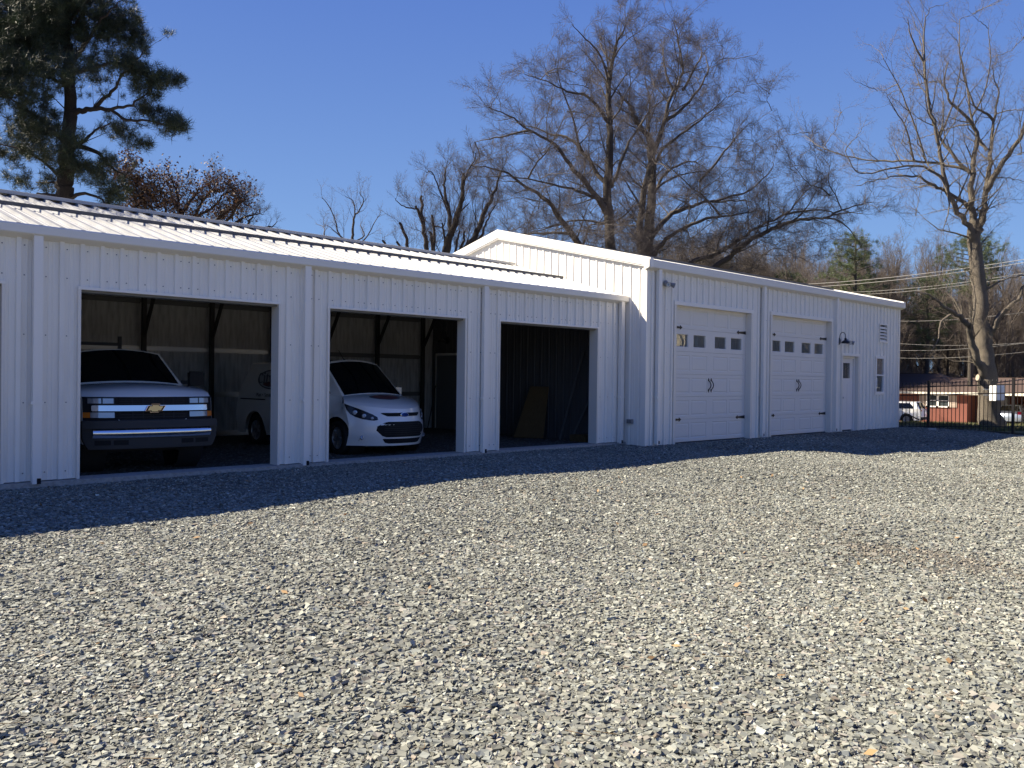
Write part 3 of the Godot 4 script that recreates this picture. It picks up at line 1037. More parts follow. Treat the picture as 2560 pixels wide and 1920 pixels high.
# the skin of a car as a set of surfaces; z = 0 at the nose, the body runs to -z, y = 0 at the road
class Car:
	var hw := 0.92
	var hwf := 0.88
	var cf := 0.3
	var cp := 2.4
	var lean := 0.2
	var lean0 := 0.6
	var lip := 0.95
	var lipc := 0.02
	var cowl_y := 1.1
	var cowl_z := -1.1
	var hoodw := 0.78
	var crown := 0.03
	var dome := 0.0
	var belt := 1.1
	var xbelt := 0.88
	var roof := 1.6
	var rcrown := 0.06
	var xroof := 0.62
	var rz0 := -1.9
	var rz1 := -4.0
	var rbelt := -4.3
	var rear := -4.4
	var sill := 0.25
	var nose_b := 0.22
	var zw1 := -0.9
	var zw2 := -3.5
	var wr := 0.33
	var ar := 0.40

	func front(x: float, y: float) -> Vector3:
		var ax := absf(x)
		return Vector3(x * hwf, y, -cf * pow(ax, cp) - lean * maxf(0.0, y - lean0) - 0.35 * maxf(0.0, 0.42 - y))

	func lipy(x: float) -> float:
		return lip + lipc * x * x

	func hood(x: float, v: float) -> Vector3:
		var a := front(x, lipy(x))
		var b := Vector3(x * hoodw, cowl_y - 0.05 * x * x, cowl_z + 0.08 * (1.0 - x * x))
		var p := a.lerp(b, v)
		p.y += crown * sin(PI * v) * (1.0 - 0.6 * x * x) + 0.02 * smoothstep(0.0, 0.12, v) + dome * (1.0 - exp(-7.0 * v)) * (1.0 - v)
		return p

	func top(z: float) -> Vector2:
		var a := front(1.0, lipy(1.0)).z
		if z >= cowl_z:
			var p := hood(1.0, clampf((z - a) / (cowl_z - a), 0.0, 1.0))
			return Vector2(p.x, p.y)
		var q := hood(1.0, 1.0)
		return Vector2(q.x, q.y).lerp(Vector2(xbelt, belt), smoothstep(cowl_z, cowl_z - 0.5, z))

	func bottom(z: float) -> float:
		var y := lerpf(nose_b, sill, smoothstep(-0.3, -0.6, z))
		for w in [zw1, zw2]:
			var d := absf(z - w)
			if d < ar:
				y = maxf(y, wr + sqrt(ar * ar - d * d))
		return y

	func side(sg: float, s: float, t: float) -> Vector3:
		var zz := lerpf(-cf - 0.02, rear, s)
		var tp := top(zz)
		var y0 := bottom(zz)
		var y := lerpf(y0, tp.y, t)
		var ty := clampf((y - sill) / maxf(0.05, tp.y - sill), 0.0, 1.0)
		var x := lerpf(hw * 0.95, tp.x, smoothstep(0.55, 1.0, ty)) + (hw - hw * 0.95) * sin(PI * clampf(ty * 1.15, 0.0, 1.0))
		x = lerpf(minf(x, hwf), x, smoothstep(0.0, 0.10, s))
		var dz := front(1.0, y).z + cf + 0.02
		return Vector3(sg * x, y, zz + dz * (1.0 - smoothstep(0.0, 0.08, s)) - (0.05 * sin(PI * ty)) * smoothstep(0.9, 1.0, s) + 0.04 * smoothstep(0.9, 1.0, s))

	func green(sg: float, s: float, v: float) -> Vector3:
		var z := lerpf(lerpf(cowl_z, rz0, v), lerpf(rbelt, rz1, v), s)
		var tp := top(lerpf(cowl_z, rbelt, s))
		return Vector3(sg * lerpf(tp.x, xroof, v * (0.75 + 0.25 * v)), lerpf(tp.y, roof, v), z)

	func shield(x: float, v: float) -> Vector3:
		var a := hood(x, 1.0)
		var b := Vector3(x * xroof, roof + rcrown * (1.0 - x * x), rz0 + 0.06 * (1.0 - x * x))
		return a.lerp(b, v) + Vector3(0, 0.03, 0.03) * sin(PI * v) * (1.0 - x * x)

	func top_of(x: float, s: float) -> Vector3:
		return Vector3(x * xroof, roof + rcrown * (1.0 - x * x) * (1.0 - 0.25 * s * s), lerpf(rz0 + 0.06 * (1.0 - x * x), rz1 - 0.05 * (1.0 - x * x), s))

	func back(x: float, v: float) -> Vector3:
		var a := Vector3(xroof, roof, rz1)
		var b := Vector3(xbelt, belt, rbelt)
		var c := Vector3(hw * 0.97, 0.62, rear - 0.02)
		var d := Vector3(hw * 0.93, sill + 0.08, rear + 0.06)
		var p := a.lerp(b, v) if v < 1.0 else b.lerp(c, v - 1.0) if v < 2.0 else c.lerp(d, v - 2.0)
		var f := 1.0 - x * x
		return Vector3(x * p.x, p.y + rcrown * 0.75 * f * maxf(0.0, 1.0 - v), p.z - 0.05 * f - 0.10 * f * clampf(v - 0.6, 0.0, 1.0))

	func sheet(fn: Callable, us: int, vs: int, u0 := 0.0, u1 := 1.0, v0 := 0.0, v1 := 1.0) -> Array:
		var rows := []
		for i in vs + 1:
			var row := PackedVector3Array()
			for j in us + 1:
				row.push_back(fn.call(lerpf(u0, u1, float(j) / us), lerpf(v0, v1, float(i) / vs)))
			rows.append(row)
		return rows

	func body(mb: MB, with_back := true) -> void:
		mb.grid(sheet(func(x, t): return front(x, lerpf(nose_b, lipy(x), t)), 20, 14, -1.0, 1.0))
		mb.grid(sheet(hood, 14, 10, -1.0, 1.0))
		mb.grid(sheet(func(s, t): return side(1.0, s, t), 110, 10))
		mb.grid(sheet(func(s, t): return side(-1.0, s, t), 110, 10), true)
		mb.grid(sheet(func(s, v): return green(1.0, s, v), 16, 5))
		mb.grid(sheet(func(s, v): return green(-1.0, s, v), 16, 5), true)
		mb.grid(sheet(top_of, 8, 10, -1.0, 1.0))
		mb.grid(sheet(shield, 8, 5, -1.0, 1.0))
		if with_back:
			mb.grid(sheet(back, 10, 14, -1.0, 1.0, 0.0, 3.0), false)

	# raised patch from rows of points, pushed out by off along dir
	func plate(mb: MB, rows: Array, dir: Vector3, off: float, flip := false, rim := 0.02) -> void:
		var out := []
		for r in rows:
			var q := PackedVector3Array()
			for p in r:
				q.push_back(p + dir * off)
			out.append(q)
		mb.grid(out, flip)
		var n := out.size() - 1
		var m: int = out[0].size() - 1
		var loop := PackedVector3Array()
		for j in m + 1:
			loop.push_back(out[0][j])
		for i in range(1, n + 1):
			loop.push_back(out[i][m])
		for j in range(m - 1, -1, -1):
			loop.push_back(out[n][j])
		for i in range(n - 1, 0, -1):
			loop.push_back(out[i][0])
		for k in loop.size():
			var a := loop[k]
			var b := loop[(k + 1) % loop.size()]
			mb.quad(a - dir * rim, b - dir * rim, b, a)

	# patch on the nose: rows of [y, x0, x1] in metres, from low to high
	func nose(mb: MB, rows: Array, off: float, rim := 0.03, n := 8) -> void:
		var out := []
		for r in rows:
			var q := PackedVector3Array()
			for j in n + 1:
				q.push_back(front(clampf(lerpf(r[1], r[2], float(j) / n) / hwf, -1.0, 1.0), r[0]))
			out.append(q)
		plate(mb, out, Vector3(0, 0, 1), off, false, rim)

	# patch on a side window band: rows of [v, s0, s1]
	func pane(mb: MB, sg: float, rows: Array, off := 0.006) -> void:
		var out := []
		for r in rows:
			var q := PackedVector3Array()
			for j in 9:
				q.push_back(green(sg, lerpf(r[1], r[2], j / 8.0), r[0]))
			out.append(q)
		plate(mb, out, Vector3(sg, 0.15, 0).normalized(), off, sg < 0, 0.01)

	func flank(mb: MB, sg: float, s0: float, s1: float, t0: float, t1: float, off := 0.005) -> void:
		plate(mb, sheet(func(s, t): return side(sg, s, t), 8, 3, s0, s1, t0, t1), Vector3(sg, 0, 0), off, sg < 0, 0.008)


func wheel(parent: Node3D, c: Car, x: float, z: float, w: float, spokes: int, turn := 0.0) -> void:
	var sg := signf(x)
	var t := Transform3D(Basis(Vector3.UP, turn) * Basis(Vector3(0, 0, -sg), Vector3(sg, 0, 0), Vector3(0, 1, 0)), Vector3(x, c.wr, z))
	var r := c.wr
	var m := MB.new()
	m.lathe(t, [[r * 0.62, -w / 2], [r * 0.93, -w / 2], [r * 0.99, -w * 0.36], [r, 0.0], [r * 0.99, w * 0.36], [r * 0.93, w / 2], [r * 0.66, w / 2 + 0.004], [r * 0.63, w * 0.3]], 28)
	var ty := part("tyre", m, M.rubber, parent)
	m = MB.new()
	m.lathe(t, [[r * 0.64, w * 0.42], [r * 0.60, w * 0.45], [r * 0.57, w * 0.2], [0.0, w * 0.1]], 24)
	for k in spokes:
		var a := TAU * k / spokes
		var b := t * Transform3D(Basis(Vector3.UP, a), Vector3.ZERO)
		m.tbox(b, Vector3(-0.026, w * 0.12, 0.02), Vector3(0.026, w * 0.4, r * 0.61))
	m.lathe(t, [[0.07, w * 0.3], [0.065, w * 0.42], [0.0, w * 0.43]], 12)
	part("rim", m, M.rim, ty)
	m = MB.new()
	m.lathe(Transform3D(Basis(Vector3(0, 0, -sg), Vector3(sg, 0, 0), Vector3(0, 1, 0)), Vector3(x, c.wr, z)), [[c.ar * 0.98, -0.3], [c.ar * 0.985, 0.05]], 20)
	part("wheel_well", m, M.plastic, parent)


func chassis(parent: Node3D, c: Car) -> void:
	var m := MB.new()
	m.box(Vector3(-c.hw * 0.72, c.sill - 0.04, c.rear + 0.2), Vector3(c.hw * 0.72, c.sill + 0.12, -c.cf - 0.15))
	m.box(Vector3(-c.hw * 0.6, 0.3, c.rear + 0.3), Vector3(c.hw * 0.6, c.lip - 0.25, -c.cf - 0.35))
	part("chassis", m, M.plastic, parent)


func lettering(parent: Node, called: String, text: String, size: float, m: Material, t: Transform3D, bold := false) -> void:
	var tm := TextMesh.new()
	var f := SystemFont.new()
	f.font_names = PackedStringArray(["Droid Serif" if bold else "Droid Sans"])
	if bold:
		f.font_weight = 700
	tm.font = f
	tm.text = text
	tm.font_size = 32
	tm.pixel_size = size / 32.0
	tm.depth = 0.004
	part_mesh(called, tm, m, parent, t)


func vehicles() -> void:
	pickup()
	van()
	far_cars()


func pickup() -> void:
	var o := thing("pickup_truck", "white full size pickup with a chrome grille bar parked nose out in the bay", "pickup truck", Vector3(4.745, -0.03, -0.33), deg_to_rad(-4.5))
	o.scale = Vector3.ONE * 0.975
	var c := Car.new()
	c.hw = 0.995; c.hwf = 0.955; c.cf = 0.20; c.cp = 3.2; c.lean = 0.16; c.lean0 = 0.72
	c.lip = 1.17; c.lipc = -0.03; c.cowl_y = 1.36; c.cowl_z = -1.42; c.hoodw = 0.87; c.crown = 0.02; c.dome = 0.09
	c.belt = 1.30; c.xbelt = 0.94; c.roof = 1.87; c.rcrown = 0.07; c.xroof = 0.68; c.rz0 = -2.12; c.rz1 = -3.3
	c.rbelt = -3.5; c.rear = -5.7; c.sill = 0.48; c.nose_b = 0.46; c.zw1 = -0.98; c.zw2 = -4.5; c.wr = 0.385; c.ar = 0.47
	var m := MB.new()
	c.body(m, false)
	m.quad(Vector3(-0.9, 1.1, -3.55), Vector3(0.9, 1.1, -3.55), Vector3(0.9, 1.1, -5.65), Vector3(-0.9, 1.1, -5.65))
	m.quad(Vector3(0.93, 1.29, -3.5), Vector3(-0.93, 1.29, -3.5), Vector3(-0.68, 1.89, -3.3), Vector3(0.68, 1.89, -3.3))
	m.quad(Vector3(0.97, 0.5, -5.7), Vector3(-0.97, 0.5, -5.7), Vector3(-0.95, 1.3, -5.7), Vector3(0.95, 1.3, -5.7))
	part("body", m, M.car_white, o)
	m = MB.new()
	c.plate(m, c.sheet(c.shield, 12, 6, -0.93, 0.93, 0.03, 0.95), Vector3(0, 0.5, 0.85).normalized(), 0.006)
	part("windscreen", m, M.car_glass, o)
	for s in [1.0, -1.0]:
		m = MB.new()
		c.pane(m, s, [[0.08, 0.09, 0.62], [0.9, 0.06, 0.62]])
		c.pane(m, s, [[0.08, 0.66, 0.93], [0.9, 0.66, 0.9]])
		part("side_window", m, M.car_glass, o)
		m = MB.new()
		m.tbox(Transform3D(Basis(Vector3.UP, s * 0.1), Vector3(s * 1.14, 1.42, -1.55)), Vector3(-0.13, -0.11, -0.05), Vector3(0.13, 0.13, 0.05))
		m.tbox(Transform3D(Basis(Vector3.UP, s * 0.1), Vector3(s * 1.14, 1.42, -1.55)), Vector3(-0.11, 0.13, -0.04), Vector3(0.11, 0.155, 0.04))
		m.bar(Vector3(s * 0.9, 1.38, -1.6), Vector3(s * 1.03, 1.38, -1.58), 0.05, 0.06)
		part("mirror", m, M.plastic, o)
		# headlamp above the bar, turn lamp below it
		m = MB.new()
		c.nose(m, [[1.055, s * 0.545, s * 0.945], [1.155, s * 0.545, s * 0.94]] if s > 0 else [[1.055, -0.945, -0.545], [1.155, -0.94, -0.545]], 0.012)
		var hl := part("headlamp", m, M.lamp_dark, o)
		m = MB.new()
		for q in [[0.56, 0.70], [0.72, 0.89]]:
			c.nose(m, [[1.068, minf(s * q[0], s * q[1]), maxf(s * q[0], s * q[1])], [1.143, minf(s * q[0], s * q[1]), maxf(s * q[0], s * q[1])]], 0.018, 0.01)
		part("reflector", m, M.lamp_clear, hl)
		m = MB.new()
		c.nose(m, [[0.855, minf(s * 0.55, s * 0.86), maxf(s * 0.55, s * 0.86)], [0.935, minf(s * 0.55, s * 0.86), maxf(s * 0.55, s * 0.86)]], 0.014)
		part("turn_lamp", m, M.lamp_clear, o)
		m = MB.new()
		c.nose(m, [[0.855, minf(s * 0.862, s * 0.95), maxf(s * 0.862, s * 0.95)], [0.935, minf(s * 0.862, s * 0.95), maxf(s * 0.862, s * 0.95)]], 0.013)
		part("amber_lamp", m, M.amber, o)
		wheel(o, c, s * 0.84, c.zw1, 0.25, 8, 0.0)
		wheel(o, c, s * 0.84, c.zw2, 0.25, 8)
	m = MB.new()
	c.nose(m, [[0.79, -0.42, 0.42], [0.83, -0.50, 0.50], [0.94, -0.53, 0.53], [1.165, -0.535, 0.535]], 0.008)
	for s in [1.0, -1.0]:
		c.nose(m, [[0.80, minf(s * 0.5, s * 0.95), maxf(s * 0.5, s * 0.95)], [1.165, minf(s * 0.5, s * 0.95), maxf(s * 0.5, s * 0.95)]], 0.004)
	var gr := part("grille", m, M.black, o)
	m = MB.new()
	for y in [0.86, 0.90, 1.07, 1.10, 1.13]:
		c.nose(m, [[y - 0.006, -0.48, 0.48], [y + 0.006, -0.48, 0.48]], 0.016, 0.01)
	for x in [-0.3, -0.15, 0.0, 0.15, 0.3]:
		c.nose(m, [[0.84, x - 0.006, x + 0.006], [1.155, x - 0.006, x + 0.006]], 0.014, 0.01, 2)
	part("mesh_bars", m, M.plastic, gr)
	m = MB.new()
	c.nose(m, [[0.80, -0.44, 0.44], [0.82, -0.46, 0.46]], 0.024, 0.02)
	part("grille_surround", m, M.plastic_grey, o)
	m = MB.new()
	c.nose(m, [[0.955, -0.84, 0.84], [0.965, -0.85, 0.85], [0.995, -0.852, 0.852], [1.03, -0.85, 0.85], [1.04, -0.84, 0.84]], 0.045, 0.05, 24)
	var bar := part("grille_bar", m, M.chrome, o)
	# cross shaped badge with slanted arms
	var bow := func(k: float) -> PackedVector2Array:
		var p := PackedVector2Array()
		for q in [[-0.128, -0.036], [-0.062, -0.036], [-0.062, -0.058], [0.046, -0.058], [0.046, -0.036], [0.098, -0.036], [0.142, 0.036], [0.062, 0.036], [0.062, 0.058], [-0.046, 0.058], [-0.046, 0.036], [-0.09, 0.036]]:
			p.push_back(Vector2(q[0], q[1]) * k)
		return p
	var bt := Transform3D(Basis(Vector3.UP, 0.0), Vector3(0, 0.995, 0.0))
	m = MB.new()
	m.prism(bt, bow.call(1.12), 0.02, 0.052)
	var em := part("badge_edge", m, M.chrome, o)
	m = MB.new()
	m.prism(bt, bow.call(1.05), 0.03, 0.056)
	part("badge_border", m, M.black, em)
	m = MB.new()
	m.prism(bt, bow.call(0.84), 0.03, 0.06)
	part("badge_face", m, M.gold, em)
	# bumper: grey step pad, chrome band, dark air dam
	c.cf = 0.16
	c.hwf = 1.0
	m = MB.new()
	c.nose(m, [[0.70, -0.995, 0.995], [0.80, -0.985, 0.985], [0.815, -0.96, 0.96]], 0.10, 0.14, 24)
	part("bumper_pad", m, M.plastic_grey, o)
	m = MB.new()
	var rows := []
	for q in [[0.56, 0.0], [0.60, 0.03], [0.64, 0.036], [0.675, 0.02], [0.695, -0.02]]:
		var row := PackedVector3Array()
		for j in 25:
			var x := lerpf(-0.86, 0.86, j / 24.0)
			row.push_back(c.front(x / c.hwf, q[0]) + Vector3(0, 0, q[1]))
		rows.append(row)
	c.plate(m, rows, Vector3(0, 0, 1), 0.10, false, 0.12)
	part("bumper", m, M.chrome, o)
	m = MB.new()
	c.nose(m, [[0.39, -0.9, 0.9], [0.45, -0.94, 0.94], [0.555, -0.98, 0.98], [0.70, -0.99, 0.99]], 0.075, 0.12, 24)
	var dam := part("air_dam", m, M.plastic_grey, o)
	m = MB.new()
	for q in [[-0.83, -0.62], [-0.58, -0.38], [0.40, 0.58], [0.62, 0.83]]:
		c.nose(m, [[0.455, q[0], q[1]], [0.525, q[0], q[1]]], 0.083, 0.02, 4)
	part("air_slot", m, M.black, dam)
	# ladder rack behind the cab
	m = MB.new()
	for x in [-0.78, 0.42]:
		m.box(Vector3(x - 0.03, 1.2, -3.75), Vector3(x + 0.03, 2.22, -3.69))
	m.box(Vector3(-0.95, 2.04, -3.75), Vector3(0.42, 2.10, -3.69))
	part("ladder_rack", m, M.black_metal, o)
	chassis(o, c)


func van() -> void:
	var o := thing("delivery_van", "white compact delivery van with an oval sign on its side and hood", "van", Vector3(9.53, -0.06, -0.52), deg_to_rad(3.0))
	var c := Car.new()
	c.hw = 0.925; c.hwf = 0.90; c.cf = 0.60; c.cp = 2.3; c.lean = 0.42; c.lean0 = 0.62
	c.lip = 0.90; c.lipc = 0.10; c.cowl_y = 1.155; c.cowl_z = -1.05; c.hoodw = 0.73; c.crown = 0.035
	c.belt = 1.14; c.xbelt = 0.89; c.roof = 1.77; c.rcrown = 0.075; c.xroof = 0.66; c.rz0 = -1.82; c.rz1 = -4.55
	c.rbelt = -4.72; c.rear = -4.78; c.sill = 0.25; c.nose_b = 0.21; c.zw1 = -0.98; c.zw2 = -4.0; c.wr = 0.335; c.ar = 0.405
	var m := MB.new()
	c.body(m)
	part("body", m, M.car_white, o)
	m = MB.new()
	c.plate(m, c.sheet(c.shield, 12, 6, -0.94, 0.94, 0.02, 0.94), Vector3(0, 0.6, 0.8).normalized(), 0.005)
	part("windscreen", m, M.car_glass, o)
	for s in [1.0, -1.0]:
		m = MB.new()
		c.pane(m, s, [[0.06, 0.07, 0.33], [0.9, 0.05, 0.33]])
		part("side_window", m, M.car_glass, o)
		m = MB.new()
		m.tbox(Transform3D(Basis(Vector3.UP, s * 0.15), Vector3(s * 1.03, 1.2, -1.62)), Vector3(-0.1, -0.09, -0.06), Vector3(0.1, 0.09, 0.06))
		m.bar(Vector3(s * 0.86, 1.16, -1.62), Vector3(s * 0.96, 1.18, -1.62), 0.05, 0.05)
		part("mirror", m, M.car_white, o)
		# swept back headlamp
		var rows := []
		for q in [[0.52, 0.70, 0.75], [0.58, 0.685, 0.80], [0.66, 0.695, 0.85], [0.74, 0.715, 0.90], [0.81, 0.75, 0.94], [0.86, 0.80, 0.97], [0.89, 0.88, 0.99], [0.899, 0.97, 1.0]]:
			var row := PackedVector3Array()
			for j in 7:
				row.push_back(c.front(s * q[0] / c.hwf, lerpf(q[1], q[2], j / 6.0)))
			rows.append(row)
		m = MB.new()
		c.plate(m, rows, Vector3(s * 0.5, 0.1, 0.86).normalized(), 0.006, s > 0, 0.02)
		var hl := part("headlamp", m, M.lamp_dark, o)
		m = MB.new()
		for q in [[0.60, 0.73, 0.030], [0.70, 0.77, 0.045], [0.80, 0.83, 0.05]]:
			var p := c.front(s * q[0] / c.hwf, q[1])
			m.lathe(Transform3D(Basis(Vector3.RIGHT, Vector3(0, 0, 1), Vector3.DOWN).rotated(Vector3.UP, s * 0.6), p), [[q[2], 0.002], [q[2] * 0.9, 0.016], [q[2] * 0.5, 0.02], [0.0, 0.02]], 12)
		part("reflector", m, M.lamp_clear, hl)
		m = MB.new()
		c.nose(m, [[0.30, minf(s * 0.60, s * 0.83), maxf(s * 0.60, s * 0.83)], [0.37, minf(s * 0.62, s * 0.80), maxf(s * 0.62, s * 0.80)], [0.43, minf(s * 0.66, s * 0.78), maxf(s * 0.66, s * 0.78)]], -0.002, 0.02)
		var fs := part("fog_recess", m, M.plastic_grey, o)
		m = MB.new()
		m.lathe(Transform3D(Basis(Vector3.RIGHT, Vector3(0, 0, 1), Vector3.DOWN), c.front(s * 0.74 / c.hwf, 0.365)), [[0.045, 0.0], [0.04, 0.02], [0.0, 0.024]], 12)
		part("fog_lamp", m, M.lamp_clear, fs)
		wheel(o, c, s * 0.79, c.zw1, 0.21, 7, -0.12)
		wheel(o, c, s * 0.79, c.zw2, 0.21, 7)
	m = MB.new()
	c.nose(m, [[0.375, -0.40, 0.40], [0.40, -0.47, 0.47], [0.50, -0.56, 0.56], [0.58, -0.545, 0.545], [0.645, -0.44, 0.44], [0.665, -0.36, 0.36]], 0.006, 0.02, 16)
	var g := part("grille", m, M.black, o)
	m = MB.new()
	for k in 6:
		var y := 0.42 + k * 0.04
		c.nose(m, [[y - 0.005, -0.44, 0.44], [y + 0.005, -0.44, 0.44]], 0.012, 0.008, 12)
	part("mesh_bars", m, M.plastic, g)
	m = MB.new()
	c.nose(m, [[0.255, -0.34, 0.34], [0.27, -0.40, 0.40], [0.335, -0.45, 0.45], [0.345, -0.44, 0.44]], 0.006, 0.02, 16)
	part("lower_grille", m, M.black, o)
	m = MB.new()
	c.nose(m, [[0.765, -0.36, 0.36], [0.80, -0.43, 0.43], [0.83, -0.46, 0.46]], 0.006, 0.02, 16)
	part("upper_grille", m, M.black, o)
	var b := c.front(0.0, 0.79)
	for q in [[1.0, 0.012, "badge_ring", M.chrome], [0.88, 0.018, "badge_face", M.badge_blue]]:
		m = MB.new()
		m.lathe(Transform3D(Basis(Vector3.RIGHT * 0.098 * q[0], Vector3(0, 0, 1), Vector3.DOWN * 0.042 * q[0]), b), [[1.0, 0.0], [1.0, q[1]], [0.0, q[1] + 0.004]], 20)
		part(q[2], m, q[3], o)
	# signs on the hood and on the flank towards the first bay
	var hrows := func(a: float, k: float) -> Array:
		var out := []
		for i in 9:
			var f := -1.0 + i / 4.0
			var w := sqrt(maxf(0.0, 1.0 - f * f)) * 0.36 * k + 0.002
			var row := PackedVector3Array()
			for j in 13:
				row.push_back(c.hood(lerpf(-w, w, j / 12.0) / 0.8, 0.62 + 0.20 * k * f) + Vector3(0, a, 0))
			out.append(row)
		return out
	m = MB.new()
	m.grid(hrows.call(0.004, 1.0))
	var hs := part("hood_sign", m, M.decal_dark, o)
	m = MB.new()
	m.grid(hrows.call(0.007, 0.84))
	part("sign_face", m, M.decal_red, hs)
	var st := Transform3D(Basis(Vector3(0, 0, 1), Vector3(0.13, 1, 0).normalized(), Vector3(-1, 0.13, 0).normalized()), Vector3(-0.835, 1.42, -3.42))
	m = MB.new()
	var ell := func(a: float, bb: float) -> PackedVector2Array:
		var p := PackedVector2Array()
		for k in 36:
			p.push_back(Vector2(cos(TAU * k / 36) * a, sin(TAU * k / 36) * bb))
		return p
	m.prism(st, ell.call(0.58, 0.21), -0.02, 0.012)
	var sg := part("side_sign", m, M.decal_dark, o)
	m = MB.new()
	m.prism(st, ell.call(0.55, 0.185), -0.02, 0.014)
	part("sign_face", m, M.decal_grey, sg)
	m = MB.new()
	m.prism(st * Transform3D(Basis(), Vector3(0.0, -0.10, 0)), ell.call(0.34, 0.055), -0.02, 0.016)
	part("sign_stripe", m, M.decal_red, sg)
	lettering(sg, "letters", "City W", 0.30, M.decal_dark, st * Transform3D(Basis(), Vector3(-0.07, 0.02, 0.016)), true)
	var ft := Transform3D(Basis(Vector3(0, 0, 1), Vector3.UP, Vector3.LEFT), Vector3(-0.905, 1.09, -3.42))
	lettering(sg, "letters", "Plan  \u2022  Service  \u2022  Repair", 0.10, M.decal_dark, ft)
	m = MB.new()
	m.box(Vector3(-0.925, 0.985, -4.6), Vector3(-0.90, 1.005, -3.6))
	part("door_rail", m, M.plastic, o)
	m = MB.new()
	m.rod(Vector3(-0.05, 1.84, -1.98), Vector3(-0.05, 2.05, -2.18), 0.006)
	m.lathe(Transform3D(Basis(), Vector3(-0.05, 1.825, -1.97)), [[0.03, 0.0], [0.022, 0.03], [0.0, 0.04]], 10)
	part("aerial", m, M.plastic, o)
	chassis(o, c)


func far_cars() -> void:
	# both stand on the driveway: nose to the left, and tail towards the viewer
	var o := thing("parked_car", "white sport utility car with dark windows parked on the pale driveway", "car", Vector3(65.5, ground_y(65.5, -14.0) + 0.03, -16.75), deg_to_rad(180.0 + 6.0))
	o.scale = Vector3.ONE * 1.04
	var c := Car.new()
	c.belt = 1.10; c.xbelt = 0.90; c.roof = 1.60; c.xroof = 0.70; c.rz1 = -4.15; c.rbelt = -4.38; c.rear = -4.5; c.wr = 0.36; c.ar = 0.43; c.zw2 = -3.55; c.sill = 0.3
	var m := MB.new()
	c.body(m)
	part("body", m, M.car_white, o)
	for s in [1.0, -1.0]:
		m = MB.new()
		c.pane(m, s, [[0.05, 0.1, 0.9], [0.5, 0.1, 0.88], [0.85, 0.12, 0.80]])
		part("side_window", m, M.car_glass, o)
		m = MB.new()
		c.plate(m, c.sheet(c.back, 4, 3, minf(s * 0.62, s * 0.98), maxf(s * 0.62, s * 0.98), 0.95, 1.3), Vector3(0, 0, -1), 0.02)
		part("tail_lamp", m, M.red, o)
		m = MB.new()
		c.flank(m, s, 0.01, 0.99, 0.0, 0.14)
		part("side_cladding", m, M.plastic, o)
		wheel(o, c, s * 0.80, c.zw1, 0.22, 5)
		wheel(o, c, s * 0.80, c.zw2, 0.22, 5)
	m = MB.new()
	c.plate(m, c.sheet(c.back, 8, 4, -0.82, 0.82, 0.12, 0.9), Vector3(0, 0.3, -1).normalized(), 0.012)
	part("rear_window", m, M.car_glass, o)
	m = MB.new()
	c.plate(m, c.sheet(c.back, 8, 2, -0.99, 0.99, 2.35, 3.0), Vector3(0, 0, -1), 0.03)
	part("rear_bumper", m, M.plastic, o)
	chassis(o, c)
	o = thing("parked_car", "blue grey car seen from behind in the shade of the carport", "car", Vector3(74.9, ground_y(70.0, -8.9) + 0.03, -7.7), PI / 2)
	c = Car.new()
	c.belt = 1.05; c.roof = 1.50; c.rz1 = -3.9; c.rbelt = -4.3; c.rear = -4.45
	m = MB.new()
	c.body(m)
	part("body", m, M.car_blue, o)
	m = MB.new()
	c.plate(m, c.sheet(c.back, 8, 4, -0.86, 0.86, 0.12, 0.9), Vector3(0, 0.3, -1).normalized(), 0.012)
	part("rear_window", m, M.car_glass, o)
	for s in [1.0, -1.0]:
		m = MB.new()
		c.plate(m, c.sheet(c.back, 4, 3, minf(s * 0.66, s * 0.99), maxf(s * 0.66, s * 0.99), 1.0, 1.45), Vector3(0, 0, -1), 0.02)
		part("tail_lamp", m, M.red, o)
		m = MB.new()
		c.pane(m, s, [[0.06, 0.08, 0.92], [0.85, 0.08, 0.92]])
		part("side_window", m, M.car_glass, o)
		wheel(o, c, s * 0.80, c.zw1, 0.22, 5)
		wheel(o, c, s * 0.80, c.zw2, 0.22, 5)
	chassis(o, c)


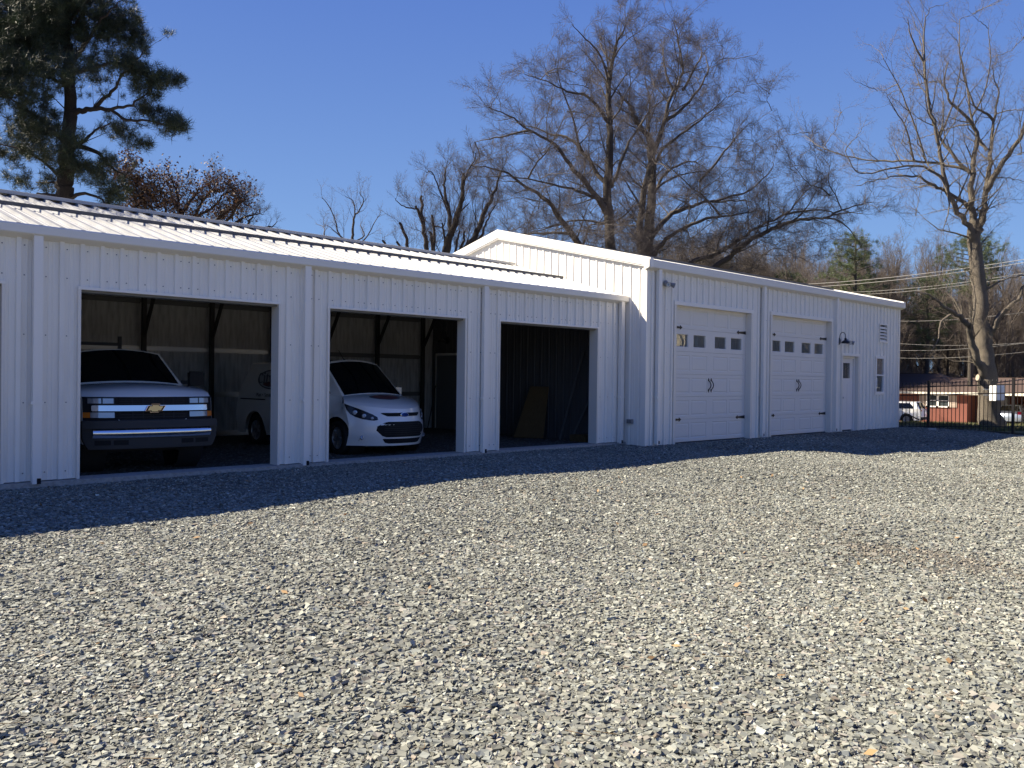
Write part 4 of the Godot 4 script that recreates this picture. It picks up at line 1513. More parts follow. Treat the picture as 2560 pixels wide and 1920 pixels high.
# grows a bare tree from a few given limbs: side branches follow by themselves, twigs are copies of a few sprays
class BareTree:
	var trunk := MB.new()
	var wood := MB.new()
	var tips: Array[Transform3D] = []
	var rng := RandomNumberGenerator.new()
	var first := true
	var per_m := 1.1       # side branches per metre of limb
	var reach := 0.34      # their length as a share of the limb
	var twig := 0.9        # length of a twig spray
	var twigs_per_m := 2.6
	var lift := 0.35
	var most := 3.2
	var thin := 0.006
	var fork := 0.9
	var nodes := PackedVector3Array()

	func smooth(p: PackedVector3Array, wob: float) -> PackedVector3Array:
		var o := PackedVector3Array()
		var n := p.size()
		for i in n - 1:
			for k in 4:
				var q := p[i].cubic_interpolate(p[i + 1], p[maxi(i - 1, 0)], p[mini(i + 2, n - 1)], k / 4.0)
				if i + k > 0:
					q += Vector3(rng.randf_range(-wob, wob), rng.randf_range(-wob, wob), rng.randf_range(-wob, wob))
				o.push_back(q)
		o.push_back(p[n - 1])
		return o

	func tube(mb: MB, p: PackedVector3Array, r0: float, r1: float, sides: int) -> void:
		var r := PackedFloat32Array()
		for i in p.size():
			r.push_back(lerpf(r0, r1, pow(float(i) / (p.size() - 1), 0.85)))
		mb.tube(p, r, sides)

	func limb(r0: float, r1: float, a: Array) -> void:
		var p := PackedVector3Array()
		for i in range(0, a.size(), 3):
			p.push_back(Vector3(a[i], a[i + 1], a[i + 2]))
		limb_at(r0, r1, p)

	func limb_at(r0: float, r1: float, p: PackedVector3Array) -> void:
		p = smooth(p, minf(0.05, r0 * 0.4))
		if first:
			var r := PackedFloat32Array()
			for i in p.size():
				var f := float(i) / (p.size() - 1)
				r.push_back(lerpf(r0, r1, f) * (1.0 + 0.5 * exp(-maxf(0.0, p[i].y) * 2.2)) * rng.randf_range(0.95, 1.05))
			trunk.tube(p, r, 12)
		else:
			tube(wood, p, r0, r1, 8 if r0 > 0.06 else 6)
		sprout(p, r0, r1, 0, 0.35 if first else 0.12)
		for i in range(int(p.size() * (0.3 if first else 0.1)), p.size()):
			nodes.push_back(p[i])
		first = false

	# fills a rounded crown: branches reach from the nearest wood towards points spread through it
	func fill(c: Vector3, size: Vector3, n: int, from_x: float, to_x: float, low: float) -> void:
		for k in n:
			var d := Vector3(rng.randfn(), rng.randfn(), rng.randfn()).normalized() * pow(rng.randf_range(0.22, 1.0), 0.5)
			if d.y < low:
				d.y = low + absf(d.y) * 0.3
			var q := c + d * size
			if q.x < from_x or q.x > to_x:
				continue
			var best := 0
			var far := 1e9
			for i in nodes.size():
				var e := nodes[i]
				# wood below and nearer the middle is preferred
				var w := e.distance_to(q) + maxf(0.0, e.y - q.y) * 1.2
				if w < far:
					far = w
					best = i
			var a := nodes[best]
			var ln := a.distance_to(q)
			if ln < 0.7:
				continue
			var out := (q - c).normalized()
			var h := a.lerp(q, 0.5) - out * ln * 0.10 + Vector3(rng.randfn(), rng.randfn(), rng.randfn()) * ln * 0.06
			var p := smooth(PackedVector3Array([a, a.lerp(h, 0.5) + Vector3.UP * ln * 0.03, h, h.lerp(q, 0.55), q]), 0.02)
			var r := clampf(ln * 0.011, 0.012, 0.06)
			tube(wood, p, r, thin, 5)
			sprout(p, r, thin, 1, 0.2)
			for i in range(2, p.size(), 2):
				nodes.push_back(p[i])

	func sprout(p: PackedVector3Array, r0: float, r1: float, level: int, from: float) -> void:
		var n := p.size()
		var ln := 0.0
		for i in n - 1:
			ln += p[i].distance_to(p[i + 1])
		if level >= 2 or ln < 0.5:
			spray(p, from * 0.5)
			return
		var count := int(ln * per_m * (1.0 if level == 0 else 1.5) + rng.randf())
		for k in count:
			var t := clampf(from + (1.0 - from) * (k + rng.randf()) / count, 0.0, 0.98)
			var f := t * (n - 1)
			var i := mini(int(f), n - 2)
			var at := p[i].lerp(p[i + 1], f - i)
			var tan := (p[i + 1] - p[i]).normalized()
			var side := tan.cross(Vector3(rng.randfn(), rng.randfn(), rng.randfn())).normalized()
			var dir := (tan.rotated(side, rng.randf_range(0.5, 1.05) * fork) + Vector3.UP * lift * rng.randf()).normalized()
			var size := minf(most, ln * reach * rng.randf_range(0.55, 1.15) * (1.0 - 0.55 * t))
			if size < 0.35:
				size = 0.35 + 0.2 * rng.randf()
			var q := PackedVector3Array([at])
			var d := dir
			var segs := 4 if level == 0 else 3
			for s in segs:
				d = (d + Vector3(rng.randfn(), rng.randfn(), rng.randfn()) * 0.17 + Vector3.UP * lift * 0.35).normalized()
				q.push_back(q[q.size() - 1] + d * size / segs)
			var r := maxf(thin, minf(lerpf(r0, r1, t) * 0.55, size * 0.016 + 0.004))
			tube(wood, q, r, thin * 0.6, 5 if level == 0 else 4)
			sprout(q, r, thin * 0.6, level + 1, 0.1)
		spray(PackedVector3Array([p[n - 2], p[n - 1]]), 0.6)

	func spray(p: PackedVector3Array, from: float) -> void:
		var ln := 0.0
		for i in p.size() - 1:
			ln += p[i].distance_to(p[i + 1])
		var count := maxi(1, int(ln * twigs_per_m + rng.randf()))
		for k in count:
			var f := lerpf(from, 1.0, (k + rng.randf()) / count) * (p.size() - 1)
			var i := mini(int(f), p.size() - 2)
			var d := (p[i + 1] - p[i]).normalized()
			d = (d + Vector3(rng.randfn(), rng.randfn(), rng.randfn()) * 0.5 + Vector3.UP * lift * 0.4).normalized()
			tips.append(Transform3D(facing(d), p[i].lerp(p[i + 1], f - i)).scaled_local(Vector3.ONE * twig * rng.randf_range(0.6, 1.25)))

	func facing(d: Vector3) -> Basis:
		var x := d.cross(Vector3(rng.randfn(), rng.randfn(), rng.randfn())).normalized()
		return Basis(x, d, x.cross(d))


# a spray of fine twigs one metre long, along y
func twig_spray(seed_: int, side_n: int, thick: float, droop := 0.0) -> ArrayMesh:
	var r := RandomNumberGenerator.new()
	r.seed = seed_
	var mb := MB.new()
	var main := PackedVector3Array()
	for i in 5:
		var f := i / 4.0
		main.push_back(Vector3(sin(f * 2.3 + seed_) * 0.06 * f, f, cos(f * 1.9 + seed_) * 0.06 * f - droop * f * f))
	mb.tube(main, PackedFloat32Array([thick, thick * 0.85, thick * 0.7, thick * 0.5, thick * 0.25]), 3)
	for k in side_n:
		var f := lerpf(0.08, 0.95, (k + r.randf() * 0.6) / side_n)
		var i := mini(int(f * 4), 3)
		var at := main[i].lerp(main[i + 1], f * 4 - i)
		var a := k * 2.4 + r.randf()
		var d := Vector3(cos(a), 0.75 + 0.4 * r.randf(), sin(a)).normalized()
		var ln := (0.52 - 0.34 * f) * r.randf_range(0.7, 1.2)
		var b := at + d * ln * 0.5
		var c := at + d * ln + Vector3(r.randfn(), r.randfn() + 0.8, r.randfn()) * 0.05
		mb.tube(PackedVector3Array([at, b, c]), PackedFloat32Array([thick * 0.6, thick * 0.45, thick * 0.2]), 3)
		for s in 3:
			var e := at.lerp(c, 0.3 + 0.25 * s)
			var g := (d + Vector3(r.randfn(), r.randfn(), r.randfn()) * 0.7).normalized()
			mb.tube(PackedVector3Array([e, e + g * ln * 0.42]), PackedFloat32Array([thick * 0.4, thick * 0.15]), 3)
	return mb.mesh()


# a round tuft of pine needles, radius one
func needle_tuft(seed_: int, n: int, w: float) -> ArrayMesh:
	var r := RandomNumberGenerator.new()
	r.seed = seed_
	var mb := MB.new()
	for k in n:
		var d := Vector3(r.randfn(), r.randfn() * 0.9 + 0.45, r.randfn()).normalized()
		var s := d.cross(Vector3(r.randfn(), r.randfn(), r.randfn())).normalized() * w
		var b := d * 0.08 + Vector3(r.randfn(), r.randfn(), r.randfn()) * 0.14
		var e := b + d * r.randf_range(0.6, 1.0)
		mb.tri(b - s, b + s, e + s * 0.3)
	return mb.mesh()


func leaf_bunch(seed_: int, n: int) -> ArrayMesh:
	var r := RandomNumberGenerator.new()
	r.seed = seed_
	var mb := MB.new()
	for k in n:
		var c := Vector3(r.randfn(), r.randfn(), r.randfn()) * 0.5
		var x := Vector3(r.randfn(), r.randfn(), r.randfn()).normalized()
		var y := x.cross(Vector3(r.randfn(), r.randfn(), r.randfn())).normalized() * 0.10
		x *= 0.17
		mb.quad(c - x, c - y * 0.9, c + x, c + y)
	return mb.mesh()


var sprays: Array[ArrayMesh] = []
var fine_sprays: Array[ArrayMesh] = []
var tufts: Array[ArrayMesh] = []


func plant(o: Node3D, t: BareTree, bark: Material, limb_m: Material, twig_m: Material, fine := false) -> void:
	part("trunk", t.trunk, bark, o)
	if t.wood.v.size():
		part("limbs", t.wood, limb_m, o)
	var sets := [[], [], []]
	for i in t.tips.size():
		sets[i % 3].append(t.tips[i])
	for k in 3:
		if sets[k].size():
			scatter("twigs", (fine_sprays if fine else sprays)[k], twig_m, sets[k], [], o)


const TURN := -0.758398


func trees() -> void:
	for k in 3:
		sprays.append(twig_spray(k + 5, 12, 0.0085))
		fine_sprays.append(twig_spray(k + 15, 7, 0.0065, 0.12))
		tufts.append(needle_tuft(k + 25, 46, 0.022))
	var o: Node3D
	var t: BareTree
	o = thing("bare_tree", "huge spreading bare oak with a leaning limb rising behind the workshop gable", "tree", Vector3(30.91, 0, -13.39), TURN)
	t = BareTree.new()
	t.rng.seed = 101
	t.per_m = 1.8; t.reach = 0.34; t.twigs_per_m = 4.6; t.most = 2.8; t.lift = 0.12; t.twig = 0.72; t.fork = 1.1
	t.limb(0.3, 0.012, [0.01, 5.85, 0.00, -0.05, 7.45, 0.04, -0.19, 9.06, 0.08, -0.25, 10.42, 0.13, -0.20, 12.26, 0.19, -0.22, 13.86, 0.25, -0.28, 15.30, 0.31, -0.13, 16.66, 0.37, 0.13, 17.46, 0.43, 0.52, 18.27, 0.50])
	t.limb(0.2, 0.012, [-1.24, 6.32, 0.00, -1.50, 7.68, 0.17, -2.40, 8.79, 0.40, -3.13, 9.74, 0.65, -4.18, 10.37, 0.92, -5.31, 11.03, 1.21, -6.68, 11.14, 1.50])
	t.limb(0.17, 0.012, [-0.25, 9.30, 0.09, -0.73, 9.93, 0.34, -1.38, 10.64, 0.66, -2.11, 11.36, 1.02, -2.92, 12.23, 1.41, -4.05, 12.69, 1.82, -5.02, 13.24, 2.24, -6.07, 13.47, 2.68])
	t.limb(0.13, 0.012, [-0.24, 10.66, 0.15, -0.66, 11.21, -0.14, -1.32, 12.25, -0.52, -1.97, 13.12, -0.94, -2.94, 13.51, -1.39, -3.91, 13.97, -1.86, -4.88, 14.36, -2.36])
	t.limb(0.1, 0.012, [-0.21, 13.38, 0.22, -0.70, 14.10, 0.53, -1.35, 14.57, 0.92, -2.31, 14.67, 1.35, -3.28, 14.94, 1.82, -4.32, 15.09, 2.30])
	t.limb(0.07, 0.012, [-1.40, 12.41, -0.59, -1.65, 12.80, -0.27, -1.98, 13.84, 0.15, -2.48, 14.95, 0.61, -2.73, 15.59, 1.10, -2.73, 16.23, 1.62])
	t.limb(0.07, 0.012, [-0.27, 15.30, 0.31, -0.73, 16.49, 0.76, -1.46, 17.04, 1.36, -2.19, 17.44, 2.01])
	t.limb(0.06, 0.012, [-0.16, 16.42, 0.37, -0.50, 16.90, 0.07, -0.67, 17.61, -0.32, -0.52, 18.26, -0.74])
	t.limb(0.11, 0.012, [-0.13, 10.58, 0.15, 0.06, 10.98, 0.39, 0.53, 12.27, 0.72, 1.08, 13.16, 1.07, 1.63, 13.88, 1.46, 2.66, 14.54, 1.86])
	t.limb(0.11, 0.012, [-0.33, 9.94, 0.11, -0.97, 10.01, 0.53, -1.77, 10.16, 1.07, -2.90, 10.30, 1.67, -4.50, 10.44, 2.31, -6.43, 10.34, 2.98])
	t.limb(0.08, 0.012, [-0.17, 8.82, 0.08, -0.39, 8.89, -0.21, -1.68, 9.12, -0.58, -3.28, 8.70, -0.99, -4.48, 8.52, -1.43])
	t.limb(0.08, 0.012, [-2.07, 8.31, 0.30, -3.68, 8.37, -0.16, -4.48, 8.20, -0.76])
	t.limb(0.07, 0.012, [-0.23, 14.50, 0.28, -0.47, 14.98, 0.03, -0.64, 15.46, -0.30, -1.21, 15.93, -0.66])
	t.limb(0.06, 0.012, [-4.05, 12.69, 1.83, -5.01, 12.52, 1.63, -5.81, 12.43, 1.37, -6.53, 12.34, 1.08])
	t.limb(0.05, 0.012, [-0.07, 8.82, 0.08, 0.57, 9.23, 0.33, 1.04, 9.87, 0.66])
	t.fill(Vector3(1.3, 9.4, 0.0), Vector3(9.2, 9.4, 7.5), 980, -20.0, 1.6, -0.35)
	plant(o, t, M.bark, M.limb, M.twig)
	o = thing("bare_tree", "tall twin trunked bare oak with long low limbs arching right over the workshop roof", "tree", Vector3(33.76, 0, -13.44), TURN)
	t = BareTree.new()
	t.rng.seed = 102
	t.per_m = 1.8; t.reach = 0.34; t.twigs_per_m = 4.6; t.most = 2.8; t.lift = 0.12; t.twig = 0.72; t.fork = 1.1
	t.limb(0.32, 0.012, [0.11, 5.93, 0.00, 0.00, 7.61, -0.08, 0.13, 10.30, -0.18, 0.19, 11.99, -0.29, 0.00, 13.67, -0.41, -0.34, 14.17, -0.53, -1.20, 15.67, -0.66, -1.80, 16.33, -0.80])
	t.limb(0.24, 0.012, [-0.24, 6.60, -0.03, -0.33, 7.61, 0.04, -0.44, 9.04, 0.14, -0.29, 10.72, 0.24, 0.10, 12.41, 0.35, 0.59, 14.01, 0.47, 0.91, 15.36, 0.59, 1.48, 16.63, 0.71, 1.12, 18.30, 0.84, 0.94, 18.97, 0.97])
	t.limb(0.1, 0.012, [0.75, 14.26, 0.50, 1.67, 15.03, 0.16, 2.66, 16.39, -0.29, 3.06, 17.49, -0.79, 2.80, 18.49, -1.32])
	t.limb(0.08, 0.012, [1.49, 15.70, 0.64, 2.15, 16.89, 0.20, 2.64, 17.90, -0.37, 2.54, 18.57, -1.01])
	t.limb(0.09, 0.012, [-0.45, 10.05, 0.19, -0.54, 10.13, 0.37, -1.14, 11.05, 0.60, -1.57, 11.63, 0.85])
	t.limb(0.11, 0.012, [0.13, 10.64, -0.20, 0.38, 10.98, -0.52, 1.04, 12.00, -0.94, 1.87, 12.60, -1.40, 2.71, 12.86, -1.90, 3.47, 12.53, -2.43])
	t.limb(0.1, 0.012, [0.19, 11.99, -0.30, 0.69, 13.00, -0.01, 1.85, 13.86, 0.35, 2.94, 14.71, 0.76, 3.52, 15.22, 1.19])
	t.limb(0.16, 0.012, [0.08, 8.45, -0.10, 1.07, 9.73, -0.57, 2.07, 10.25, -1.17, 2.74, 10.59, -1.84, 3.55, 10.94, -2.55, 5.18, 11.13, -3.30, 6.10, 11.39, -4.09])
	t.limb(0.2, 0.012, [0.69, 5.28, 0.00, 1.83, 6.01, 0.16, 3.60, 7.28, 0.38, 4.74, 8.27, 0.62, 5.98, 8.91, 0.87, 6.96, 9.28, 1.14, 8.20, 9.39, 1.42, 9.26, 9.84, 1.70, 10.33, 10.04, 2.00])
	t.limb(0.14, 0.012, [1.29, 6.54, 0.14, 2.44, 7.44, -0.01, 3.59, 7.90, -0.20, 4.74, 8.63, -0.41, 5.80, 9.36, -0.63, 7.12, 9.99, -0.87, 8.17, 11.16, -1.11, 9.23, 11.98, -1.36])
	t.limb(0.05, 0.015, [8.20, 9.39, 1.40, 9.09, 9.31, 1.07, 9.81, 8.96, 0.63, 10.44, 8.44, 0.14])
	t.limb(0.07, 0.015, [7.12, 9.99, -0.87, 8.54, 10.28, -1.26, 9.79, 10.30, -1.76, 10.69, 9.95, -2.31])
	t.limb(0.15, 0.02, [0.09, 7.27, -0.06, 0.42, 7.95, 0.06, 1.08, 8.63, 0.21, 2.37, 9.31, 0.38, 3.21, 9.51, 0.56, 4.34, 9.62, 0.75, 5.27, 9.78, 0.94])
	t.limb(0.08, 0.012, [0.19, 11.99, -0.30, 0.01, 12.83, -0.51, 0.08, 14.51, -0.80, 0.14, 15.85, -1.11, -0.04, 17.03, -1.44, 0.11, 18.20, -1.80])
	t.limb(0.07, 0.012, [0.99, 15.70, 0.62, 0.63, 16.87, 0.35, 0.62, 17.87, 0.00, 0.44, 18.46, -0.38])
	t.limb(0.08, 0.012, [3.00, 11.90, -2.29, 4.05, 13.16, -2.02, 4.83, 14.23, -1.68, 5.45, 14.77, -1.29])
	t.limb(0.08, 0.012, [3.55, 10.88, -2.55, 4.61, 11.21, -2.74, 5.85, 11.67, -2.99, 7.08, 12.84, -3.26, 7.25, 13.37, -3.55])
	t.limb(0.06, 0.012, [0.38, 11.07, -0.53, 1.21, 11.58, -0.13, 2.30, 11.76, 0.39, 3.23, 11.52, 0.97])
	t.fill(Vector3(-0.4, 9.6, 0.0), Vector3(9.8, 9.4, 7.5), 1000, -1.4, 20.0, -0.30)
	plant(o, t, M.bark, M.limb, M.twig)
	o = thing("bare_tree", "nearest bare tree with pale forked trunk standing just outside the black fence", "tree", Vector3(32.99, -0.22, 2.36), TURN)
	t = BareTree.new()
	t.rng.seed = 103
	t.per_m = 2.0; t.reach = 0.34; t.twigs_per_m = 2.8; t.twig = 0.62; t.most = 2.4; t.lift = 0.3; t.fork = 1.0; t.thin = 0.005
	t.limb(0.36, 0.16, [0.16, -0.08, 0.00, 0.03, 0.74, 0.00, -0.04, 1.85, 0.00, -0.16, 3.05, 0.00, -0.29, 4.01, 0.00, -0.44, 5.70, 0.00, -0.60, 6.75, 0.00, -0.64, 7.18, 0.00, -0.63, 7.52, 0.00])
	t.limb(0.16, 0.015, [-0.54, 6.33, 0.00, -0.60, 7.10, 0.04, -0.74, 7.73, 0.08, -0.80, 8.24, 0.13, -0.83, 9.13, 0.19, -0.69, 10.40, 0.25, -0.96, 10.96, 0.31, -1.67, 11.53, 0.37, -1.93, 12.16, 0.43, -1.88, 12.92, 0.50])
	t.limb(0.17, 0.012, [-0.50, 6.33, 0.00, -0.43, 7.03, -0.08, -0.26, 7.61, -0.19, -0.08, 8.18, -0.31, 0.12, 9.45, -0.44, 0.26, 10.28, -0.57, 0.44, 11.24, -0.71, 0.67, 12.32, -0.85, 0.53, 13.27, -1.00])
	t.limb(0.12, 0.012, [-0.03, 8.63, -0.34, 0.46, 9.65, -0.15, 1.02, 10.67, 0.09, 1.09, 11.56, 0.36, 1.62, 12.71, 0.66])
	t.limb(0.14, 0.012, [-0.49, 6.08, 0.00, -0.60, 6.65, 0.09, -0.83, 7.09, 0.20, -1.35, 7.72, 0.32, -1.87, 8.60, 0.45, -2.14, 9.62, 0.59, -2.48, 10.75, 0.74, -2.88, 12.27, 0.89, -3.04, 13.73, 1.04, -2.92, 14.49, 1.20])
	t.limb(0.06, 0.012, [-0.83, 9.19, 0.18, -1.57, 9.50, -0.15, -2.53, 9.74, -0.58, -3.35, 9.86, -1.06, -4.31, 10.10, -1.57, -5.27, 10.59, -2.11, -5.79, 11.22, -2.68])
	t.limb(0.07, 0.012, [-0.89, 9.16, 0.18, -1.45, 9.82, 0.07, -1.84, 10.51, -0.08, -2.04, 11.20, -0.25, -2.19, 12.47, -0.43, -2.20, 13.42, -0.62, -2.28, 14.37, -0.82])
	t.limb(0.08, 0.012, [-0.84, 7.92, 0.10, -1.10, 8.11, 0.19, -1.87, 8.48, 0.32, -2.38, 8.66, 0.46, -2.83, 8.85, 0.61, -3.59, 8.87, 0.77, -4.42, 8.70, 0.93, -5.24, 8.43, 1.10])
	t.limb(0.05, 0.012, [-2.03, 8.86, 0.51, -2.71, 9.23, 0.58, -3.60, 9.22, 0.67, -4.61, 8.95, 0.78, -5.25, 9.01, 0.89, -5.64, 9.64, 1.01])
	t.limb(0.06, 0.012, [0.11, 10.15, -0.53, -0.12, 10.59, -0.65, -0.33, 11.42, -0.80, -0.48, 12.81, -0.96, -0.63, 14.07, -1.14, -0.55, 15.22, -1.33])
	t.limb(0.06, 0.012, [0.44, 11.30, -0.73, 0.12, 11.49, -0.58, -0.46, 11.73, -0.38, -0.99, 12.80, -0.16, -1.32, 13.75, 0.07])
	t.limb(0.19, 0.012, [-0.01, 1.61, 0.00, -0.23, 1.99, 0.11, -0.43, 2.32, 0.25, -0.83, 3.04, 0.40, -1.03, 3.62, 0.57, -1.33, 3.90, 0.74, -1.72, 4.09, 0.92, -2.15, 4.28, 1.11, -2.69, 4.61, 1.30, -3.41, 4.79, 1.50])
	t.limb(0.05, 0.01, [-1.91, 4.04, 0.97, -2.29, 3.79, 1.05, -2.38, 3.26, 1.15, -2.66, 2.83, 1.27])
	t.limb(0.15, 0.012, [-0.15, 2.76, 0.00, -0.09, 3.29, 0.08, 0.03, 3.68, 0.18, 0.21, 4.12, 0.29, 0.73, 4.70, 0.41, 1.11, 5.38, 0.53, 1.49, 5.72, 0.66, 1.86, 6.45, 0.80])
	t.limb(0.06, 0.015, [-1.01, 3.67, 0.59, -0.80, 4.29, 0.49, -0.77, 4.97, 0.35, -0.82, 5.45, 0.19])
	t.limb(0.05, 0.012, [-0.40, 4.78, 0.00, -0.09, 5.12, 0.17, 0.43, 5.42, 0.39, 1.15, 5.52, 0.64, 1.68, 5.48, 0.90])
	t.limb(0.05, 0.012, [-1.03, 3.62, 0.55, -1.33, 4.29, 0.42, -1.53, 4.77, 0.25, -2.07, 5.15, 0.05])
	t.limb(0.04, 0.01, [-2.53, 9.74, -0.58, -2.99, 10.75, -0.17, -3.63, 11.25, 0.35, -4.21, 11.56, 0.94])
	t.limb(0.04, 0.01, [-2.14, 9.62, -0.38, -2.67, 10.88, -0.22, -3.39, 12.27, -0.01, -4.04, 13.14, 0.22])
	t.limb(0.04, 0.01, [-2.99, 12.78, 0.95, -3.48, 13.60, 1.08, -3.68, 14.10, 1.25])
	t.limb(0.04, 0.01, [-1.84, 10.51, -0.08, -1.47, 11.53, -0.00, -1.30, 12.55, 0.10, -1.25, 13.43, 0.22])
	t.limb(0.035, 0.01, [-0.33, 11.42, -0.79, 0.04, 12.31, -0.65, 0.15, 13.45, -0.48, -0.06, 14.46, -0.29])
	t.limb(0.04, 0.01, [-2.07, 8.92, 0.52, -1.93, 8.10, 0.78, -2.17, 7.33, 1.13, -2.54, 6.82, 1.52])
	t.fill(Vector3(-0.9, 11.0, 0.0), Vector3(4.6, 4.9, 4.2), 90, -20.0, 20.0, -0.6)
	plant(o, t, M.bark_tan, M.bark_tan, M.twig_brown, true)
	var cut := MB.new()
	cut.lathe(Transform3D(Basis(Vector3(0, 0, 1), 1.15).rotated(Vector3.UP, 0.75) * Basis.from_scale(Vector3(1.0, 1.0, 0.5)), Vector3(-0.52, 1.90, 0.22)), [[0.12, -0.3], [0.125, 0.0], [0.12, 0.012], [0.0, 0.014]], 16)
	part("pruned_stub", cut, M.cut_wood, o)
	o = thing("bare_tree", "slim pale bare tree poking over the middle of the low garage roof", "tree", Vector3(24.12, 0, -25.33), TURN)
	t = BareTree.new()
	t.rng.seed = 104
	t.per_m = 2.0; t.twigs_per_m = 3.0; t.twig = 0.6; t.most = 1.8; t.lift = 0.6
	t.limb(0.09, 0.012, [0.02, 7.50, 0.00, 0.03, 8.50, 0.03, 0.07, 9.09, 0.08, 0.15, 9.77, 0.13, 0.42, 10.09, 0.18, 0.60, 10.64, 0.24, 0.41, 11.00, 0.30])
	t.limb(0.04, 0.01, [0.15, 9.81, 0.13, 0.15, 10.45, 0.40, -0.26, 10.72, 0.75])
	t.limb(0.06, 0.015, [-0.05, 7.82, 0.01, -0.42, 8.54, 0.14, -0.70, 8.94, 0.30, -0.80, 9.53, 0.48, -1.12, 10.25, 0.68, -1.40, 10.57, 0.88])
	t.limb(0.04, 0.01, [-0.51, 8.67, 0.18, -0.97, 9.07, 0.29, -1.20, 9.25, 0.42])
	t.limb(0.05, 0.01, [0.04, 8.45, 0.03, 0.62, 8.82, -0.10, 0.39, 9.36, -0.27, 0.43, 9.64, -0.46])
	t.limb(0.05, 0.01, [0.22, 8.00, 0.02, 0.58, 8.46, 0.14, 0.94, 8.92, 0.30, 1.34, 9.56, 0.47, 1.61, 9.83, 0.66])
	t.limb(0.05, 0.01, [-0.69, 7.72, 0.04, -1.47, 8.71, -0.21, -1.57, 9.25, -0.55, -2.11, 9.56, -0.92])
	plant(o, t, M.bark, M.limb, M.twig_brown, true)
	o = thing("bare_tree", "clump of dark bare trunks with snapped tops left of the workshop gable", "tree", Vector3(23.22, 0, -16.53), TURN)
	t = BareTree.new()
	t.rng.seed = 105
	t.per_m = 2.4; t.reach = 0.34; t.twigs_per_m = 3.4; t.twig = 0.7; t.most = 2.4; t.lift = 0.5
	t.limb(0.2, 0.06, [-0.03, 5.63, 0.00, 0.10, 6.86, 0.06, 0.32, 7.74, 0.13, 0.62, 8.62, 0.22, 0.80, 9.46, 0.31, 0.84, 10.34, 0.40])
	t.limb(0.15, 0.03, [-0.07, 5.63, 0.00, 0.03, 6.89, -0.06, 0.24, 7.93, -0.13, 0.11, 9.07, -0.22, -0.05, 10.02, -0.31, -0.02, 10.67, -0.40])
	t.limb(0.13, 0.055, [-0.72, 5.63, 0.00, -0.78, 6.96, 0.06, -0.86, 7.72, 0.13, -0.95, 8.48, 0.21, -0.98, 9.36, 0.30])
	t.limb(0.08, 0.05, [-0.87, 8.10, 0.17, -1.06, 8.52, 0.34, -1.20, 8.86, 0.57])
	t.limb(0.1, 0.05, [-0.42, 5.63, 0.00, -0.47, 6.93, -0.13, -0.48, 7.92, -0.31, -0.61, 8.68, -0.50])
	t.limb(0.08, 0.05, [-0.50, 6.39, -0.08, -0.55, 7.54, 0.05, -0.60, 7.80, 0.22])
	t.limb(0.09, 0.06, [-1.45, 6.00, 0.02, -1.58, 7.07, 0.10, -1.66, 7.60, 0.20, -1.94, 8.17, 0.32])
	t.limb(0.06, 0.05, [-2.49, 6.37, 0.00, -2.57, 7.21, 0.09, -2.67, 7.39, 0.20])
	t.limb(0.06, 0.05, [-1.84, 6.38, 0.05, -1.92, 7.10, 0.14, -2.06, 7.36, 0.25])
	t.limb(0.05, 0.012, [0.65, 8.62, 0.22, 0.88, 8.85, 0.31, 1.11, 9.04, 0.42])
	t.limb(0.2, 0.03, [0.58, 5.64, 0.00, 0.83, 6.87, -0.12, 1.32, 7.64, -0.27, 1.68, 8.71, -0.44, 2.02, 9.48, -0.61, 2.25, 10.05, -0.80, 2.50, 10.82, -1.00])
	t.limb(0.1, 0.012, [1.10, 6.41, -0.07, 1.40, 7.22, 0.04, 1.77, 7.95, 0.19, 1.99, 8.56, 0.35, 2.26, 8.94, 0.53])
	t.limb(0.07, 0.04, [0.50, 6.02, -0.04, 0.52, 6.82, 0.04, 0.59, 7.44, 0.15, 0.70, 7.86, 0.26])
	t.limb(0.08, 0.04, [0.57, 6.02, -0.04, 0.64, 6.86, -0.12, 0.86, 7.55, -0.22, 0.87, 7.94, -0.34])
	t.limb(0.06, 0.04, [0.04, 6.97, -0.06, 0.02, 7.70, 0.16, -0.07, 8.15, 0.44])
	t.limb(0.04, 0.012, [-1.20, 8.75, 0.50, -1.60, 8.78, 0.58, -1.95, 8.97, 0.68, -2.06, 9.12, 0.80])
	t.limb(0.05, 0.012, [0.16, 8.69, -0.19, -0.24, 9.75, -0.03, -0.55, 10.40, 0.18, -0.78, 10.35, 0.41])
	t.limb(0.05, 0.012, [0.81, 9.65, 0.33, 1.05, 10.45, 0.49, 1.39, 10.95, 0.70, 1.27, 11.14, 0.93])
	t.limb(0.04, 0.012, [-0.45, 8.15, -0.37, -0.06, 8.08, -0.11, 0.08, 8.46, 0.23])
	plant(o, t, M.bark_dark, M.limb_dark, M.twig)
	o = thing("leafy_oak", "round topped oak with clinging brown leaves behind the low garage ridge", "tree", Vector3(16.4, 0, -27.13), TURN)
	t = BareTree.new()
	t.rng.seed = 106
	t.per_m = 3.6; t.reach = 0.34; t.twigs_per_m = 5.0; t.twig = 0.5; t.most = 1.9; t.lift = 0.4
	t.limb(0.22, 0.1, [-0.50, 7.36, 0.00, -0.51, 8.45, 0.00, -0.51, 8.97, 0.00, -0.64, 9.28, 0.00])
	t.limb(0.12, 0.012, [-0.54, 9.03, 0.00, -0.30, 9.47, -0.16, -0.06, 10.03, -0.36, 0.31, 10.53, -0.59, 0.55, 10.78, -0.84])
	t.limb(0.1, 0.012, [-0.64, 9.28, 0.00, -0.98, 9.71, -0.16, -1.24, 10.32, -0.36, -1.43, 10.81, -0.58])
	t.limb(0.12, 0.012, [-0.51, 8.45, 0.00, 0.20, 8.98, 0.16, 0.69, 9.67, 0.38, 1.24, 10.17, 0.61, 1.42, 10.48, 0.86])
